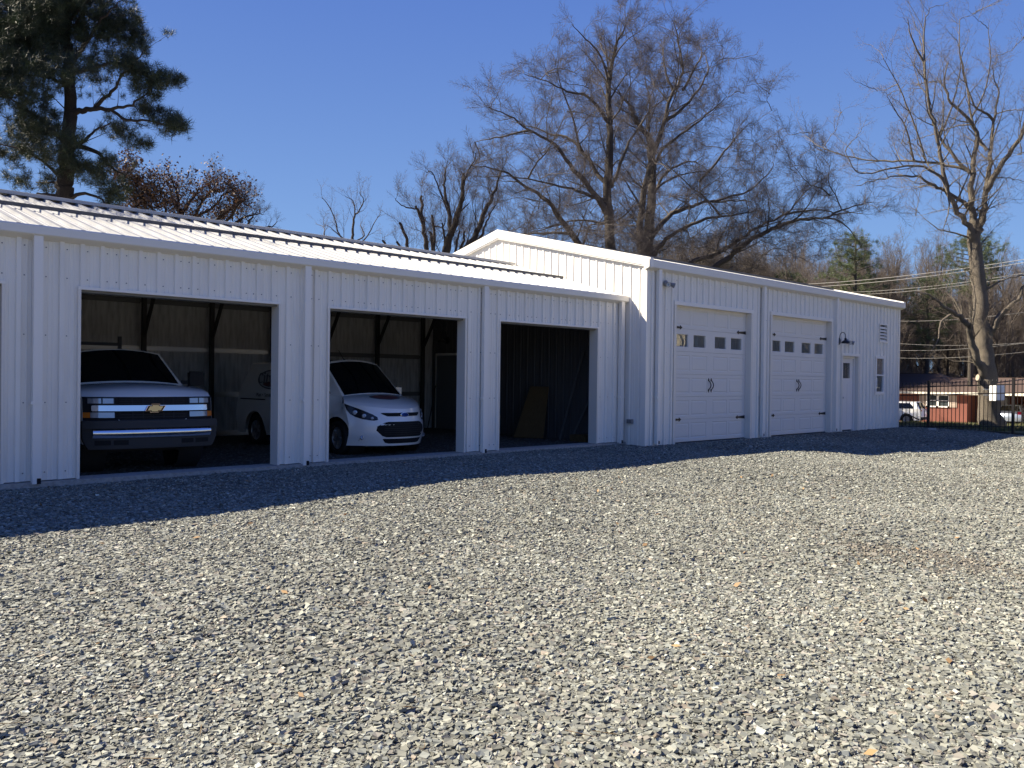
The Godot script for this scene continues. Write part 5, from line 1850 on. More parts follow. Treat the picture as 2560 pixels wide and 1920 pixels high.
	t.limb(0.1, 0.012, [-0.23, 8.67, 0.07, 0.33, 8.92, 0.20, 1.13, 9.36, 0.37, 1.68, 9.86, 0.56, 2.02, 10.05, 0.76])
	t.limb(0.12, 0.012, [0.02, 7.99, 0.00, 0.82, 8.68, -0.35, 1.25, 9.24, -0.81, 1.86, 9.87, -1.31, 2.29, 10.12, -1.85])
	t.limb(0.1, 0.012, [0.64, 8.00, -0.14, 1.57, 8.63, 0.10, 2.12, 9.13, 0.42, 2.49, 9.57, 0.77, 2.61, 9.63, 1.15])
	t.limb(0.1, 0.012, [1.27, 7.69, -0.07, 1.88, 8.57, -0.25, 2.37, 9.01, -0.49, 2.80, 9.26, -0.76, 3.05, 9.26, -1.04])
	t.limb(0.09, 0.012, [2.20, 7.71, -0.16, 2.65, 8.49, 0.07, 2.96, 8.89, 0.36, 3.30, 9.14, 0.69])
	t.limb(0.08, 0.012, [2.81, 7.87, -0.04, 3.30, 8.40, -0.19, 3.67, 8.59, -0.39, 3.89, 8.87, -0.61])
	t.limb(0.09, 0.012, [-0.61, 9.22, 0.00, -0.61, 9.84, 0.23, -0.74, 10.39, 0.52, -0.81, 10.82, 0.85])
	t.limb(0.09, 0.012, [-1.21, 7.97, 0.00, -1.19, 9.06, 0.13, -1.23, 9.52, 0.30, -1.36, 10.01, 0.48, -1.67, 10.44, 0.68])
	t.limb(0.09, 0.012, [-1.34, 7.97, 0.00, -1.66, 9.05, 0.28, -2.00, 9.51, 0.65, -2.35, 10.12, 1.06, -2.54, 10.68, 1.50])
	t.limb(0.08, 0.012, [-1.52, 7.97, 0.00, -1.90, 8.74, 0.28, -2.34, 9.20, 0.63, -2.72, 9.81, 1.03, -2.85, 10.43, 1.46])
	plant(o, t, M.bark_dark, M.limb_dark, M.limb_dark)
	var where := []
	var tints := []
	var bunch := leaf_bunch(3, 24)
	for tip in t.tips:
		var u: float = tip.origin.x
		var h: float = tip.origin.y
		var p := 0.03 + 0.6 * clampf((0.3 - u) / 2.5, 0.0, 1.0) + (0.32 if h > 8.1 and u < 2.4 else 0.0)
		if rng.randf() < p * 0.65:
			where.append(Transform3D(Basis.from_euler(Vector3(rng.randf() * TAU, rng.randf() * TAU, 0)), tip.origin + tip.basis.y * 0.4).scaled_local(Vector3.ONE * rng.randf_range(0.3, 0.5)))
			var k := rng.randf_range(0.6, 1.3)
			tints.append(Color(0.125 * k, 0.08 * k, 0.048 * k))
	scatter("leaves", bunch, M.leaf, where, tints, o)
	tall_pine()
	# the bare tree whose branches hang before the pine from beyond the left edge
	o = thing("bare_tree", "bare tree at the far left whose grey branches cross in front of the pine", "tree", Vector3(0.35, 0, -10.2), TURN)
	t = BareTree.new()
	t.rng.seed = 107
	t.per_m = 2.2; t.twigs_per_m = 3.0; t.twig = 0.6; t.most = 2.2; t.lift = 0.3
	t.limb(0.22, 0.06, [-2.2, -0.1, 0.0, -2.1, 2.5, 0.0, -1.9, 5.0, 0.1, -1.7, 7.5, 0.2, -1.4, 10.0, 0.2, -1.1, 12.5, 0.1])
	t.limb(0.09, 0.015, [-1.95, 4.6, 0.1, -1.2, 5.4, 0.3, -0.2, 6.1, 0.6, 1.0, 6.9, 0.9, 2.3, 7.4, 1.0, 3.3, 8.3, 0.9])
	t.limb(0.09, 0.015, [-1.8, 6.4, 0.1, -1.0, 7.6, 0.4, 0.1, 8.7, 0.7, 1.2, 9.4, 0.9, 2.0, 10.4, 0.9])
	t.limb(0.08, 0.015, [-2.0, 3.9, 0.0, -1.2, 4.4, 0.5, -0.2, 4.8, 0.9, 1.0, 5.0, 1.2, 1.9, 5.5, 1.2])
	t.limb(0.08, 0.015, [-1.7, 7.6, 0.2, -0.9, 9.2, 0.5, -0.3, 10.6, 0.7, 0.4, 12.0, 0.7])
	t.limb(0.07, 0.015, [-1.9, 5.4, 0.1, -0.8, 7.0, 0.9, 0.2, 7.8, 1.5, 1.4, 8.3, 1.9, 2.6, 8.1, 2.2])
	plant(o, t, M.bark, M.limb_r, M.twig_brown)


func tall_pine() -> void:
	var o := thing("pine_tree", "tall dark pine with clumped needle crown behind the left end of the garage", "tree", Vector3(6.62, 0, -11.6), TURN)
	var t := BareTree.new()
	t.rng.seed = 108
	t.per_m = 1.6; t.reach = 0.30; t.twigs_per_m = 1.0; t.twig = 0.5; t.most = 1.4; t.lift = 0.15
	t.limb(0.24, 0.08, [-0.04, 4.49, 0.00, -0.02, 5.90, 0.00, -0.04, 6.43, 0.00, 0.02, 7.13, 0.00, 0.09, 7.84, 0.00, 0.10, 8.44, 0.00, 0.04, 9.42, 0.00, -0.04, 10.12, 0.00, -0.08, 10.83, 0.00, -0.12, 11.70, 0.00])
	t.limb(0.09, 0.012, [0.12, 8.22, 0.00, 0.44, 8.26, 0.06, 0.79, 8.29, 0.13, 1.25, 8.27, 0.22, 1.74, 8.33, 0.31, 2.13, 8.53, 0.40, 2.48, 8.89, 0.50])
	t.limb(0.06, 0.012, [0.77, 8.29, 0.13, 1.07, 8.52, 0.26, 1.42, 8.70, 0.43, 1.70, 8.98, 0.62, 2.12, 9.24, 0.82, 2.47, 9.49, 1.03])
	t.limb(0.05, 0.012, [1.25, 8.27, 0.21, 1.64, 8.03, 0.15, 2.13, 8.04, 0.08, 2.66, 7.94, -0.00, 3.09, 7.87, -0.09])
	t.limb(0.07, 0.012, [0.14, 7.43, 0.00, 0.73, 7.25, -0.11, 0.98, 7.00, -0.26, 1.23, 6.76, -0.42, 1.51, 6.90, -0.60])
	t.limb(0.08, 0.012, [-0.03, 7.45, 0.00, -0.23, 7.66, 0.13, -0.48, 7.90, 0.30, -1.05, 8.35, 0.50, -1.54, 8.49, 0.70])
	t.limb(0.06, 0.012, [0.17, 6.04, 0.00, 0.53, 6.12, 0.08, 1.02, 5.98, 0.18, 1.17, 5.70, 0.30])
	t.limb(0.06, 0.012, [-0.18, 6.04, 0.00, -0.67, 6.14, -0.11, -1.17, 6.09, -0.25, -1.52, 6.23, -0.40])
	t.limb(0.07, 0.012, [0.00, 9.42, 0.00, 0.42, 9.85, 0.09, 0.84, 10.42, 0.22, 1.23, 10.70, 0.35, 1.61, 10.95, 0.50])
	t.limb(0.06, 0.012, [0.04, 9.21, 0.00, 0.64, 9.53, -0.19, 1.16, 9.72, -0.43, 1.52, 9.58, -0.70])
	t.limb(0.07, 0.012, [-0.03, 9.70, 0.00, -0.53, 10.12, 0.21, -1.07, 10.60, 0.49, -1.42, 10.95, 0.80])
	t.limb(0.06, 0.012, [0.03, 8.93, 0.00, -0.52, 9.20, -0.21, -1.23, 9.40, -0.49, -1.76, 9.47, -0.80])
	t.limb(0.06, 0.012, [0.13, 7.31, 0.00, 0.51, 7.45, 0.16, 0.94, 7.67, 0.37, 1.43, 7.82, 0.60])
	t.limb(0.05, 0.012, [-0.08, 6.67, 0.00, 0.24, 6.82, 0.13, 0.66, 6.79, 0.31, 0.95, 6.61, 0.50])
	t.limb(0.05, 0.012, [-0.08, 10.47, 0.00, 0.34, 10.83, 0.13, 0.76, 11.12, 0.31, 1.26, 11.33, 0.50])
	t.limb(0.05, 0.012, [-0.08, 6.50, 0.00, -0.54, 6.95, 0.16, -1.04, 7.19, 0.37, -1.60, 7.29, 0.60])
	t.limb(0.05, 0.012, [-0.06, 6.43, 0.00, -0.57, 6.49, -0.35, -1.24, 6.59, -0.80])
	part("trunk", t.trunk, M.bark_dark, o)
	part("limbs", t.wood, M.limb_dark, o)
	# needle clumps: [x, y, z, radius, how full]
	var clumps := []
	clumps.append([1.22, 10.81, -0.53, 0.60, 1.00])
	clumps.append([1.51, 10.42, -0.79, 0.39, 1.00])
	clumps.append([0.70, 10.34, -0.21, 0.67, 0.60])
	clumps.append([0.34, 10.97, -0.69, 0.71, 0.60])
	clumps.append([2.47, 9.45, -0.87, 0.27, 1.20])
	clumps.append([1.59, 9.55, -0.20, 0.34, 1.00])
	clumps.append([1.98, 9.23, 0.84, 0.46, 1.10])
	clumps.append([2.62, 8.96, 0.60, 0.34, 1.20])
	clumps.append([2.30, 8.78, 0.53, 0.42, 1.00])
	clumps.append([2.45, 8.18, -0.56, 0.39, 1.00])
	clumps.append([2.95, 7.87, 0.07, 0.30, 1.20])
	clumps.append([1.95, 8.42, -0.45, 0.42, 0.80])
	clumps.append([1.36, 7.85, -0.65, 0.42, 0.45])
	clumps.append([0.93, 8.02, -0.79, 0.39, 0.40])
	clumps.append([1.75, 7.58, -0.57, 0.25, 0.60])
	clumps.append([0.55, 7.31, 0.85, 0.42, 0.50])
	clumps.append([0.38, 6.85, 0.66, 0.50, 0.60])
	clumps.append([0.91, 6.61, 0.61, 0.50, 0.80])
	clumps.append([1.44, 6.90, 0.60, 0.25, 0.70])
	clumps.append([-0.71, 10.82, -0.61, 0.85, 0.70])
	clumps.append([-1.42, 10.28, -0.38, 0.85, 0.70])
	clumps.append([-0.53, 10.01, 0.25, 0.81, 0.70])
	clumps.append([-1.23, 9.33, 0.46, 0.85, 0.70])
	clumps.append([-0.06, 9.00, 0.71, 0.64, 0.70])
	clumps.append([-0.87, 8.49, 0.76, 0.81, 0.80])
	clumps.append([-1.39, 7.89, -0.83, 0.67, 0.80])
	clumps.append([-0.58, 8.00, 0.21, 0.50, 0.70])
	clumps.append([-0.58, 7.19, 0.34, 0.53, 0.60])
	clumps.append([-1.60, 7.18, 0.01, 0.53, 0.60])
	clumps.append([-0.68, 6.59, -0.64, 0.42, 0.50])
	clumps.append([-1.31, 6.48, -0.05, 0.39, 0.40])
	clumps.append([0.21, 9.67, -0.82, 0.60, 0.60])
	clumps.append([0.71, 9.08, 0.87, 0.53, 0.40])
	clumps.append([-0.26, 7.66, 0.73, 0.28, 0.40])
	clumps.append([-1.56, 10.74, 0.10, 0.78, 0.80])
	clumps.append([-1.07, 10.95, -0.40, 0.71, 0.80])
	clumps.append([-0.29, 10.61, 0.82, 0.78, 0.70])
	clumps.append([-1.62, 9.68, 0.14, 0.71, 0.70])
	clumps.append([-1.54, 8.70, 0.76, 0.71, 0.70])
	clumps.append([0.90, 11.12, 0.70, 0.60, 0.80])
	clumps.append([-0.01, 11.39, 0.02, 0.92, 0.80])
	clumps.append([-0.90, 11.45, -0.17, 0.92, 0.80])
	clumps.append([1.37, 6.27, 0.20, 0.39, 0.60])
	clumps.append([1.09, 5.98, -0.14, 0.39, 0.60])
	var where := [[], [], []]
	var tints := [[], [], []]
	var k := 0
	var put := func(p: Vector3, r: float) -> void:
		where[k % 3].append(Transform3D(Basis.from_euler(Vector3(rng.randf_range(-0.6, 0.6), rng.randf() * TAU, rng.randf_range(-0.6, 0.6))), p).scaled_local(Vector3.ONE * r))
		var f := rng.randf_range(0.65, 1.35)
		tints[k % 3].append(Color(0.020 * f, 0.034 * f, 0.015 * f))
	for c in clumps:
		var n := int(c[4] * 125.0 * pow(c[3] / 0.6, 2.2)) + 6
		for i in n:
			var d := Vector3(rng.randfn(), rng.randfn() * 0.75, rng.randfn())
			d = d.normalized() * pow(rng.randf(), 0.4) * c[3]
			(put as Callable).call(Vector3(c[0], c[1], c[2]) + d, rng.randf_range(0.17, 0.28))
			k += 1
	for tip in t.tips:
		for j in 2:
			(put as Callable).call(tip.origin + tip.basis.y * rng.randf_range(0.1, 0.9), rng.randf_range(0.13, 0.22))
			k += 1
	for j in 3:
		scatter("needles", tufts[j], M.needle, where[j], tints[j], o)


# a woodland tree made of a few limbs; called once per kind, then copied
func wood_tree(seed_: int, h: float, spread: float, stems: int, dense := false) -> BareTree:
	var t := BareTree.new()
	t.rng.seed = seed_
	t.per_m = 0.85; t.reach = 0.3; t.twigs_per_m = 1.3; t.twig = 1.15; t.most = 2.4; t.lift = 0.7; t.thin = 0.009; t.fork = 0.75
	if dense:
		t.per_m = 1.5; t.twigs_per_m = 2.6; t.twig = 0.95
	else:
		t.per_m = 1.1; t.twigs_per_m = 1.9
	for s in stems:
		var a := TAU * s / stems + t.rng.randf()
		var lean := Vector3(cos(a), 0, sin(a)) * (0.0 if stems == 1 else h * 0.13)
		var p := PackedVector3Array()
		for i in 6:
			var f := i / 5.0
			p.push_back(Vector3(t.rng.randfn() * 0.18 * f, h * 0.92 * f, t.rng.randfn() * 0.18 * f) + lean * f)
		if s == 0:
			p[0].y = -0.4
		t.limb_at(h * 0.0125, 0.03, p)
		var n := 7 if stems == 1 else 4
		for k in n:
			var f := lerpf(0.28, 0.85, (k + t.rng.randf() * 0.5) / n)
			var b := k * 2.4 + t.rng.randf()
			var at := Vector3(0, h * 0.92 * f, 0) + lean * f
			var out := Vector3(cos(b), 0, sin(b)) * spread * (1.0 - 0.55 * f)
			t.limb_at(h * 0.005, 0.012, PackedVector3Array([at, at + out * 0.35 + Vector3.UP * h * 0.07, at + out * 0.75 + Vector3.UP * h * 0.15, at + out + Vector3.UP * h * 0.24]))
	return t


func pine_kind(seed_: int, h: float, r: float, from: float, flat := 1.0) -> Node3D:
	var o := Node3D.new()
	var g := RandomNumberGenerator.new()
	g.seed = seed_
	var m := MB.new()
	m.tube(PackedVector3Array([Vector3(0, -0.3, 0), Vector3(0.1, h * 0.5, 0), Vector3(0, h * 0.95, 0.1)]), PackedFloat32Array([0.22, 0.16, 0.05]), 8)
	var wood := MB.new()
	var where := [[], [], []]
	var tints := [[], [], []]
	for i in 34:
		var f := lerpf(from, 0.97, (i + g.randf()) / 34.0)
		var q := (f - from) / (1.0 - from)
		var a := i * 2.4 + g.randf()
		var ln := r * (pow(sin(PI * clampf(0.12 + q * 0.86, 0, 1)), 0.7)) * g.randf_range(0.7, 1.1) * flat
		var b := Vector3(0, h * f, 0)
		var e := b + Vector3(cos(a) * ln, ln * 0.25, sin(a) * ln)
		wood.tube(PackedVector3Array([b, e]), PackedFloat32Array([0.045, 0.015]), 4)
		for k in 22:
			var p := b.lerp(e, g.randf_range(0.45, 1.05)) + Vector3(g.randfn(), g.randfn() * 0.6, g.randfn()) * 0.32
			where[k % 3].append(Transform3D(Basis.from_euler(Vector3(0, g.randf() * TAU, g.randf_range(-0.5, 0.5))), p).scaled_local(Vector3.ONE * g.randf_range(0.2, 0.34)))
			var v := g.randf_range(0.7, 1.3)
			tints[k % 3].append(Color(0.062 * v, 0.085 * v, 0.026 * v))
	part("trunk", m, M.bark, o)
	part("limbs", wood, M.limb, o)
	for k in 3:
		scatter("needles", tufts[k], M.needle, where[k], tints[k], o)
	return o


func copy_of(proto: Node3D, called: String, label: String, at: Vector3, turn: float, size: float, group: String) -> void:
	var o: Node3D = proto.duplicate()
	o.name = numbered(self, called)
	add_child(o)
	o.position = at
	o.rotation.y = turn
	o.scale = Vector3.ONE * size
	tag(o, label, "tree", group)


func woods() -> void:
	var kinds: Array[Node3D] = []
	var specs := [[301, 13.5, 3.2, 1], [302, 12.0, 2.6, 1], [303, 11.0, 3.0, 3], [304, 14.5, 2.4, 1], [305, 9.0, 3.0, 4], [306, 12.0, 3.6, 3]]
	for i in specs.size():
		var s: Array = specs[i]
		var o := Node3D.new()
		plant(o, wood_tree(s[0], s[1], s[2], s[3], i == 5), M.bark, M.limb_r, M.twig_brown)
		kinds.append(o)
	var r := RandomNumberGenerator.new()
	r.seed = 77
	var names := ["tall grey bare tree", "slender bare tree", "many stemmed bare tree", "straight pole like bare tree", "bushy bare thicket tree", "dense twiggy bare tree"]
	# [view angle u/d from, to, distance from, to, how many, size, where it stands]
	for q in [[0.40, 0.68, 76.0, 84.0, 30, 1.12, "just behind the brick house"], [0.10, 0.70, 86.0, 100.0, 46, 1.26, "in the middle of the woods beyond the house"], [0.10, 0.72, 102.0, 122.0, 42, 1.42, "deep in the woods beyond the house"], [0.16, 0.30, 56.0, 66.0, 52, 0.98, "rising close behind the workshop roof"], [0.10, 0.22, 62.0, 70.0, 14, 0.88, "far behind the two big oaks"], [0.28, 0.44, 70.0, 80.0, 30, 1.12, "at the right end of the workshop roof"]]:
		for i in q[4]:
			var d := r.randf_range(q[2], q[3])
			var u: float = lerpf(q[0], q[1], (i + r.randf()) / q[4]) * d
			var k: int = r.randi() % 6 if q[3] > 81.0 else [5, 4, 5, 2, 5, 1][r.randi() % 6]
			copy_of(kinds[k], "woodland_tree", names[k] + " " + q[6], at_view(u, d), r.randf() * TAU, q[5] * r.randf_range(0.80, 1.12), "bare trees " + q[6])
	# the trees across the yard, behind the viewer: the panes mirror them and they shade the low sky
	for i in 46:
		var a := lerpf(-1.2, 1.3, (i + r.randf()) / 46.0)
		var dist := r.randf_range(62.0, 82.0)
		var k := r.randi() % 6
		copy_of(kinds[k], "yard_tree", names[k] + " across the yard behind the viewer", Vector3(8.0 + sin(a) * dist, -0.3, 10.0 + cos(a) * dist), r.randf() * TAU, r.randf_range(0.75, 1.05), "bare trees across the yard")
	for i in 24:
		var k: int = [5, 2, 0, 5][i % 4]
		copy_of(kinds[k], "yard_tree", names[k] + " right of the yard mirrored in the windows", Vector3(lerpf(49.0, 66.0, (i + r.randf()) / 24.0) + r.randf() * 6.0, -0.4, lerpf(8.0, 36.0, (i + r.randf()) / 24.0)), r.randf() * TAU, r.randf_range(0.8, 1.1), "bare trees right of the yard")
	# brush under and between them
	var where := [[], [], []]
	for i in 2400:
		var a := r.randf_range(-1.25, 1.35)
		var dist := r.randf_range(58.0, 84.0)
		where[i % 3].append(Transform3D(Basis(Vector3.UP, r.randf() * TAU) * Basis(Vector3.RIGHT, r.randfn() * 0.35), Vector3(8.0 + sin(a) * dist, -0.3, 10.0 + cos(a) * dist)).scaled_local(Vector3(1.5, 1.0, 1.5) * r.randf_range(2.0, 6.0)))
	for i in 900:
		var f := r.randf()
		where[i % 3].append(Transform3D(Basis(Vector3.UP, r.randf() * TAU) * Basis(Vector3.RIGHT, r.randfn() * 0.35), Vector3(lerpf(50.0, 72.0, f) + r.randf() * 7.0, -0.4, lerpf(6.0, 38.0, f))).scaled_local(Vector3(1.5, 1.0, 1.5) * r.randf_range(2.5, 6.0)))
	for i in 7000:
		var d := r.randf_range(74.0, 125.0)
		var u := r.randf_range(0.05, 0.72) * d
		if i % 4 == 0:
			d = r.randf_range(56.0, 66.0)
			u = r.randf_range(0.12, 0.30) * d
		var b := Basis(Vector3.UP, r.randf() * TAU) * Basis(Vector3.RIGHT, r.randfn() * 0.35)
		where[i % 3].append(Transform3D(b, at_view(u, d)).scaled_local(Vector3(1.3, 1.0, 1.3) * r.randf_range(1.6, 4.8)))
	var br := Node3D.new()
	br.name = "brush"
	add_child(br)
	tag(br, "bare brush and saplings filling the woods", "", "", "stuff")
	for k in 3:
		scatter("saplings", sprays[k], M.twig_brown, where[k], [], br)
	# single pines, each of its own shape
	var list := [
		[pine_kind(401, 13.2, 2.0, 0.5), "rounded green pine behind the right end of the workshop roof", 22.7, 56.0, 1.0],
		[pine_kind(402, 14.8, 2.2, 0.68, 1.15), "flat topped green pine left of the nearest bare trunk", 36.0, 66.0, 1.0],
		[pine_kind(403, 12.0, 1.7, 0.5), "small dark pine seen between the two big bare oaks", 8.1, 58.0, 1.0],
		[pine_kind(404, 11.0, 1.5, 0.55), "small pine showing just above the workshop gable peak", 2.0, 58.0, 1.0],
		[pine_kind(405, 11.6, 2.0, 0.4), "olive pine directly behind the workshop roof under the arching limb", 14.6, 60.0, 1.0],
		[pine_kind(406, 11.4, 1.7, 0.4), "narrow olive pine behind the workshop roof beside the rounded pine", 20.2, 62.0, 1.0],
		[pine_kind(407, 12.6, 2.2, 0.45), "brownish pine half hidden by bare twigs left of the flat topped pine", 36.0, 73.0, 1.0],
	]
	for q in list:
		var o: Node3D = q[0]
		o.name = numbered(self, "pine_tree")
		add_child(o)
		o.position = at_view(q[2], q[3])
		o.rotation.y = q[3]
		tag(o, q[1], "tree", "pines in the woods")


func wires() -> void:
	var spans := [
		[Vector3(49.73, 7.57, -12.08), Vector3(45.13, 7.40, 0.09), 0.016, "topmost pale power cable crossing the bare trunk"],
		[Vector3(49.73, 7.37, -12.08), Vector3(45.14, 7.25, 0.10), 0.016, "second power cable just under the topmost one"],
		[Vector3(51.61, 7.08, -10.31), Vector3(45.14, 6.75, 0.10), 0.012, "upper cable of the lower pair beside the bare trunk"],
		[Vector3(51.61, 6.91, -10.30), Vector3(45.14, 6.62, 0.10), 0.012, "lower cable of the lower pair beside the bare trunk"],
		[Vector3(53.15, 5.28, -8.84), Vector3(45.17, 4.89, 0.12), 0.010, "single pale cable crossing the trunk fork"],
		[Vector3(53.13, 3.89, -8.86), Vector3(49.70, 3.64, -1.09), 0.008, "thin level cable well below the trunk fork"],
		[Vector3(53.14, 3.47, -8.85), Vector3(47.44, 3.52, -0.47), 0.009, "thin rising cable well below the trunk fork"],
		[Vector3(53.14, 3.00, -8.85), Vector3(47.45, 3.08, -0.47), 0.009, "lowest cable above the house roof"],
	]
	for s in spans:
		var a: Vector3 = s[0]
		var b: Vector3 = s[1]
		var p := PackedVector3Array()
		var r := PackedFloat32Array()
		for i in 33:
			var f := lerpf(-1.0, 2.2, i / 32.0)
			p.push_back(a.lerp(b, f) - Vector3(0, 0.5, 0) * (f * (1.0 - f)))
			r.push_back(s[2])
		var m := MB.new()
		m.tube(p, r, 6)
		tag(part("power_cable", m, M.cable), s[3], "cable", "power cables")




func small_things() -> void:
	var z := 0.637
	# gooseneck barn light by the entry door
	var o := thing("barn_light", "black gooseneck barn light above the entry door", "wall light", Vector3(24.82, 2.70, z))
	barn_light(o)
	o = thing("barn_light", "shaded gooseneck light over the inner door at the back of the second bay", "wall light", Vector3(15.30, 2.52, -6.4), -PI / 2)
	barn_light(o)
	flood(Vector3(25.40, 2.72, z), "grey twin head floodlight beside the black barn light")
	flood(Vector3(16.02, 3.70, z), "grey twin head floodlight under the eave near the sunlit gable corner")
	# outlet box
	o = thing("outlet_box", "small grey outlet box low on the shaded workshop side wall", "outlet", Vector3(15.335, 0.49, 0.235), -PI / 2)
	var m := MB.new()
	m.box(Vector3(-0.075, -0.05, -0.02), Vector3(0.075, 0.05, 0.045))
	part("box", m, M.flood, o)
	m = MB.new()
	m.box(Vector3(-0.06, -0.035, 0.045), Vector3(-0.005, 0.035, 0.052))
	m.box(Vector3(0.005, -0.035, 0.045), Vector3(0.06, 0.035, 0.052))
	part("cover_flap", m, M.primer, o)
	# sheets and boards leaning in the third bay
	o = thing("plywood_sheet", "brown plywood sheet leaning on the end wall of the third bay", "plywood")
	m = MB.new()
	var a := Vector3(14.44, -0.03, -2.72)
	var b := Vector3(14.86, -0.03, -2.10)
	var c := Vector3(15.22, 1.24, -2.28)
	var d := Vector3(15.22, 1.24, -2.94)
	var n := (b - a).cross(d - a).normalized() * 0.018
	m.quad(a, b, c, d)
	m.quad(a + n, b + n, c + n, d + n)
	for q in [[a, b], [b, c], [c, d], [d, a]]:
		m.quad(q[0], q[1], q[1] + n, q[0] + n)
	part("sheet", m, M.plywood, o)
	for q in [[Vector3(14.95, -0.03, -1.62), Vector3(15.25, 2.16, -1.14), "long pale board leaning in the right corner of the third bay"], [Vector3(15.0, -0.03, -1.30), Vector3(15.25, 1.05, -0.90), "short pale board leaning beside the long one in the third bay"]]:
		m = MB.new()
		m.bar(q[0], q[1], 0.10, 0.03)
		tag(part("board", m, M.shade_tinted_board), q[2], "board", "boards leaning in the third bay")
	m = MB.new()
	m.box(Vector3(14.9, -0.04, -1.25), Vector3(15.28, 0.12, -0.75))
	tag(part("wooden_block", m, M.plywood), "low brown wooden block in the corner of the third bay", "block")
	# long handled tool at the back of the second bay
	o = thing("pry_bar", "long dark hooked bar leaning on the end wall behind the van", "tool")
	m = MB.new()
	m.tube(PackedVector3Array([Vector3(15.05, -0.03, -7.0), Vector3(15.2, 0.6, -7.0), Vector3(15.24, 1.1, -6.95), Vector3(15.2, 1.2, -6.85), Vector3(15.12, 1.18, -6.8)]), PackedFloat32Array([0.016, 0.016, 0.016, 0.015, 0.012]), 8, true)
	part("bar", m, M.black_metal, o)
	# white meter cabinet on the trunk by the fence
	o = thing("meter_cabinet", "white metal cabinet with a sunlit door fixed to the forked trunk", "cabinet", Vector3(32.42, 1.15, 2.88), -0.758398)
	m = MB.new()
	m.box(Vector3(-0.14, -0.25, -0.10), Vector3(0.14, 0.27, 0.10))
	part("cabinet", m, M.vinyl, o)
	m = MB.new()
	m.tbox(Transform3D(Basis(Vector3.UP, -0.9), Vector3(-0.14, 0, 0.10)), Vector3(-0.24, -0.27, 0.0), Vector3(0.0, 0.29, 0.02))
	part("door", m, M.vinyl, o)
	m = MB.new()
	m.box(Vector3(-0.45, 0.10, -0.2), Vector3(0.1, 0.14, -0.1))
	m.box(Vector3(-0.45, -0.1, -0.2), Vector3(0.1, -0.06, -0.1))
	part("bracket", m, M.galv, o)
	var p := Vector3(29.02, -0.26, 1.91)
	o = thing("pale_slab", "pale flat slab of broken concrete on the gravel by the fence", "slab", Vector3(p.x, ground_y(p.x, p.z) + 0.03, p.z), 0.4)
	m = MB.new()
	m.prism(Transform3D(Basis(Vector3.RIGHT, -PI / 2), Vector3.ZERO), PackedVector2Array([Vector2(-0.18, -0.10), Vector2(0.12, -0.14), Vector2(0.2, 0.02), Vector2(0.05, 0.13), Vector2(-0.16, 0.1)]), -0.05, 0.03)
	part("slab", m, M.board, o)
	cream_house()


func barn_light(o: Node3D) -> void:
	var m := MB.new()
	m.lathe(Transform3D(Basis(Vector3.RIGHT, Vector3(0, 0, 1), Vector3.DOWN), Vector3.ZERO), [[0.11, 0.03], [0.11, 0.05], [0.09, 0.075], [0.0, 0.08]], 16)
	part("wall_plate", m, M.black_metal, o)
	m = MB.new()
	var p := PackedVector3Array([Vector3(0, 0.03, 0.07)])
	for k in 9:
		var a := PI * k / 8.0
		p.push_back(Vector3(0, 0.15 + 0.12 * sin(a), 0.17 - 0.09 * cos(a)))
	p.push_back(Vector3(0, 0.09, 0.26))
	var r := PackedFloat32Array()
	r.resize(p.size())
	r.fill(0.011)
	m.tube(p, r, 8)
	part("gooseneck", m, M.black_metal, o)
	m = MB.new()
	m.lathe(Transform3D(Basis(), Vector3(0, -0.06, 0.26)), [[0.125, 0.0], [0.128, 0.01], [0.11, 0.045], [0.065, 0.08], [0.036, 0.09], [0.033, 0.145], [0.015, 0.16], [0.0, 0.16]], 18)
	m.lathe(Transform3D(Basis(), Vector3(0, -0.064, 0.26)), [[0.123, 0.0], [0.10, 0.042], [0.0, 0.08]], 18)
	part("lamp_shade", m, M.black_metal, o)


func flood(at: Vector3, label: String) -> void:
	var o := thing("floodlight", label, "floodlight", at, 0.0, "grey twin head floodlights")
	var m := MB.new()
	m.lathe(Transform3D(Basis(Vector3.RIGHT, Vector3(0, 0, 1), Vector3.DOWN), Vector3.ZERO), [[0.075, 0.03], [0.075, 0.06], [0.05, 0.08], [0.0, 0.085]], 14)
	part("base", m, M.flood, o)
	for s in [-1.0, 1.0]:
		var t := Transform3D(Basis(Vector3.UP, s * 0.5) * Basis(Vector3.RIGHT, 0.35) * Basis(Vector3.RIGHT, Vector3(0, 0, 1), Vector3.DOWN), Vector3(s * 0.07, -0.02, 0.13))
		m = MB.new()
		m.lathe(t, [[0.0, -0.06], [0.03, -0.055], [0.04, 0.0], [0.062, 0.09], [0.06, 0.10]], 14)
		m.rod(Vector3(s * 0.02, 0.0, 0.07), Vector3(s * 0.07, -0.02, 0.11), 0.014)
		var h := part("lamp_head", m, M.flood, o)
		m = MB.new()
		m.lathe(t, [[0.057, 0.085], [0.0, 0.09]], 14)
		part("lens", m, M.lens, h)


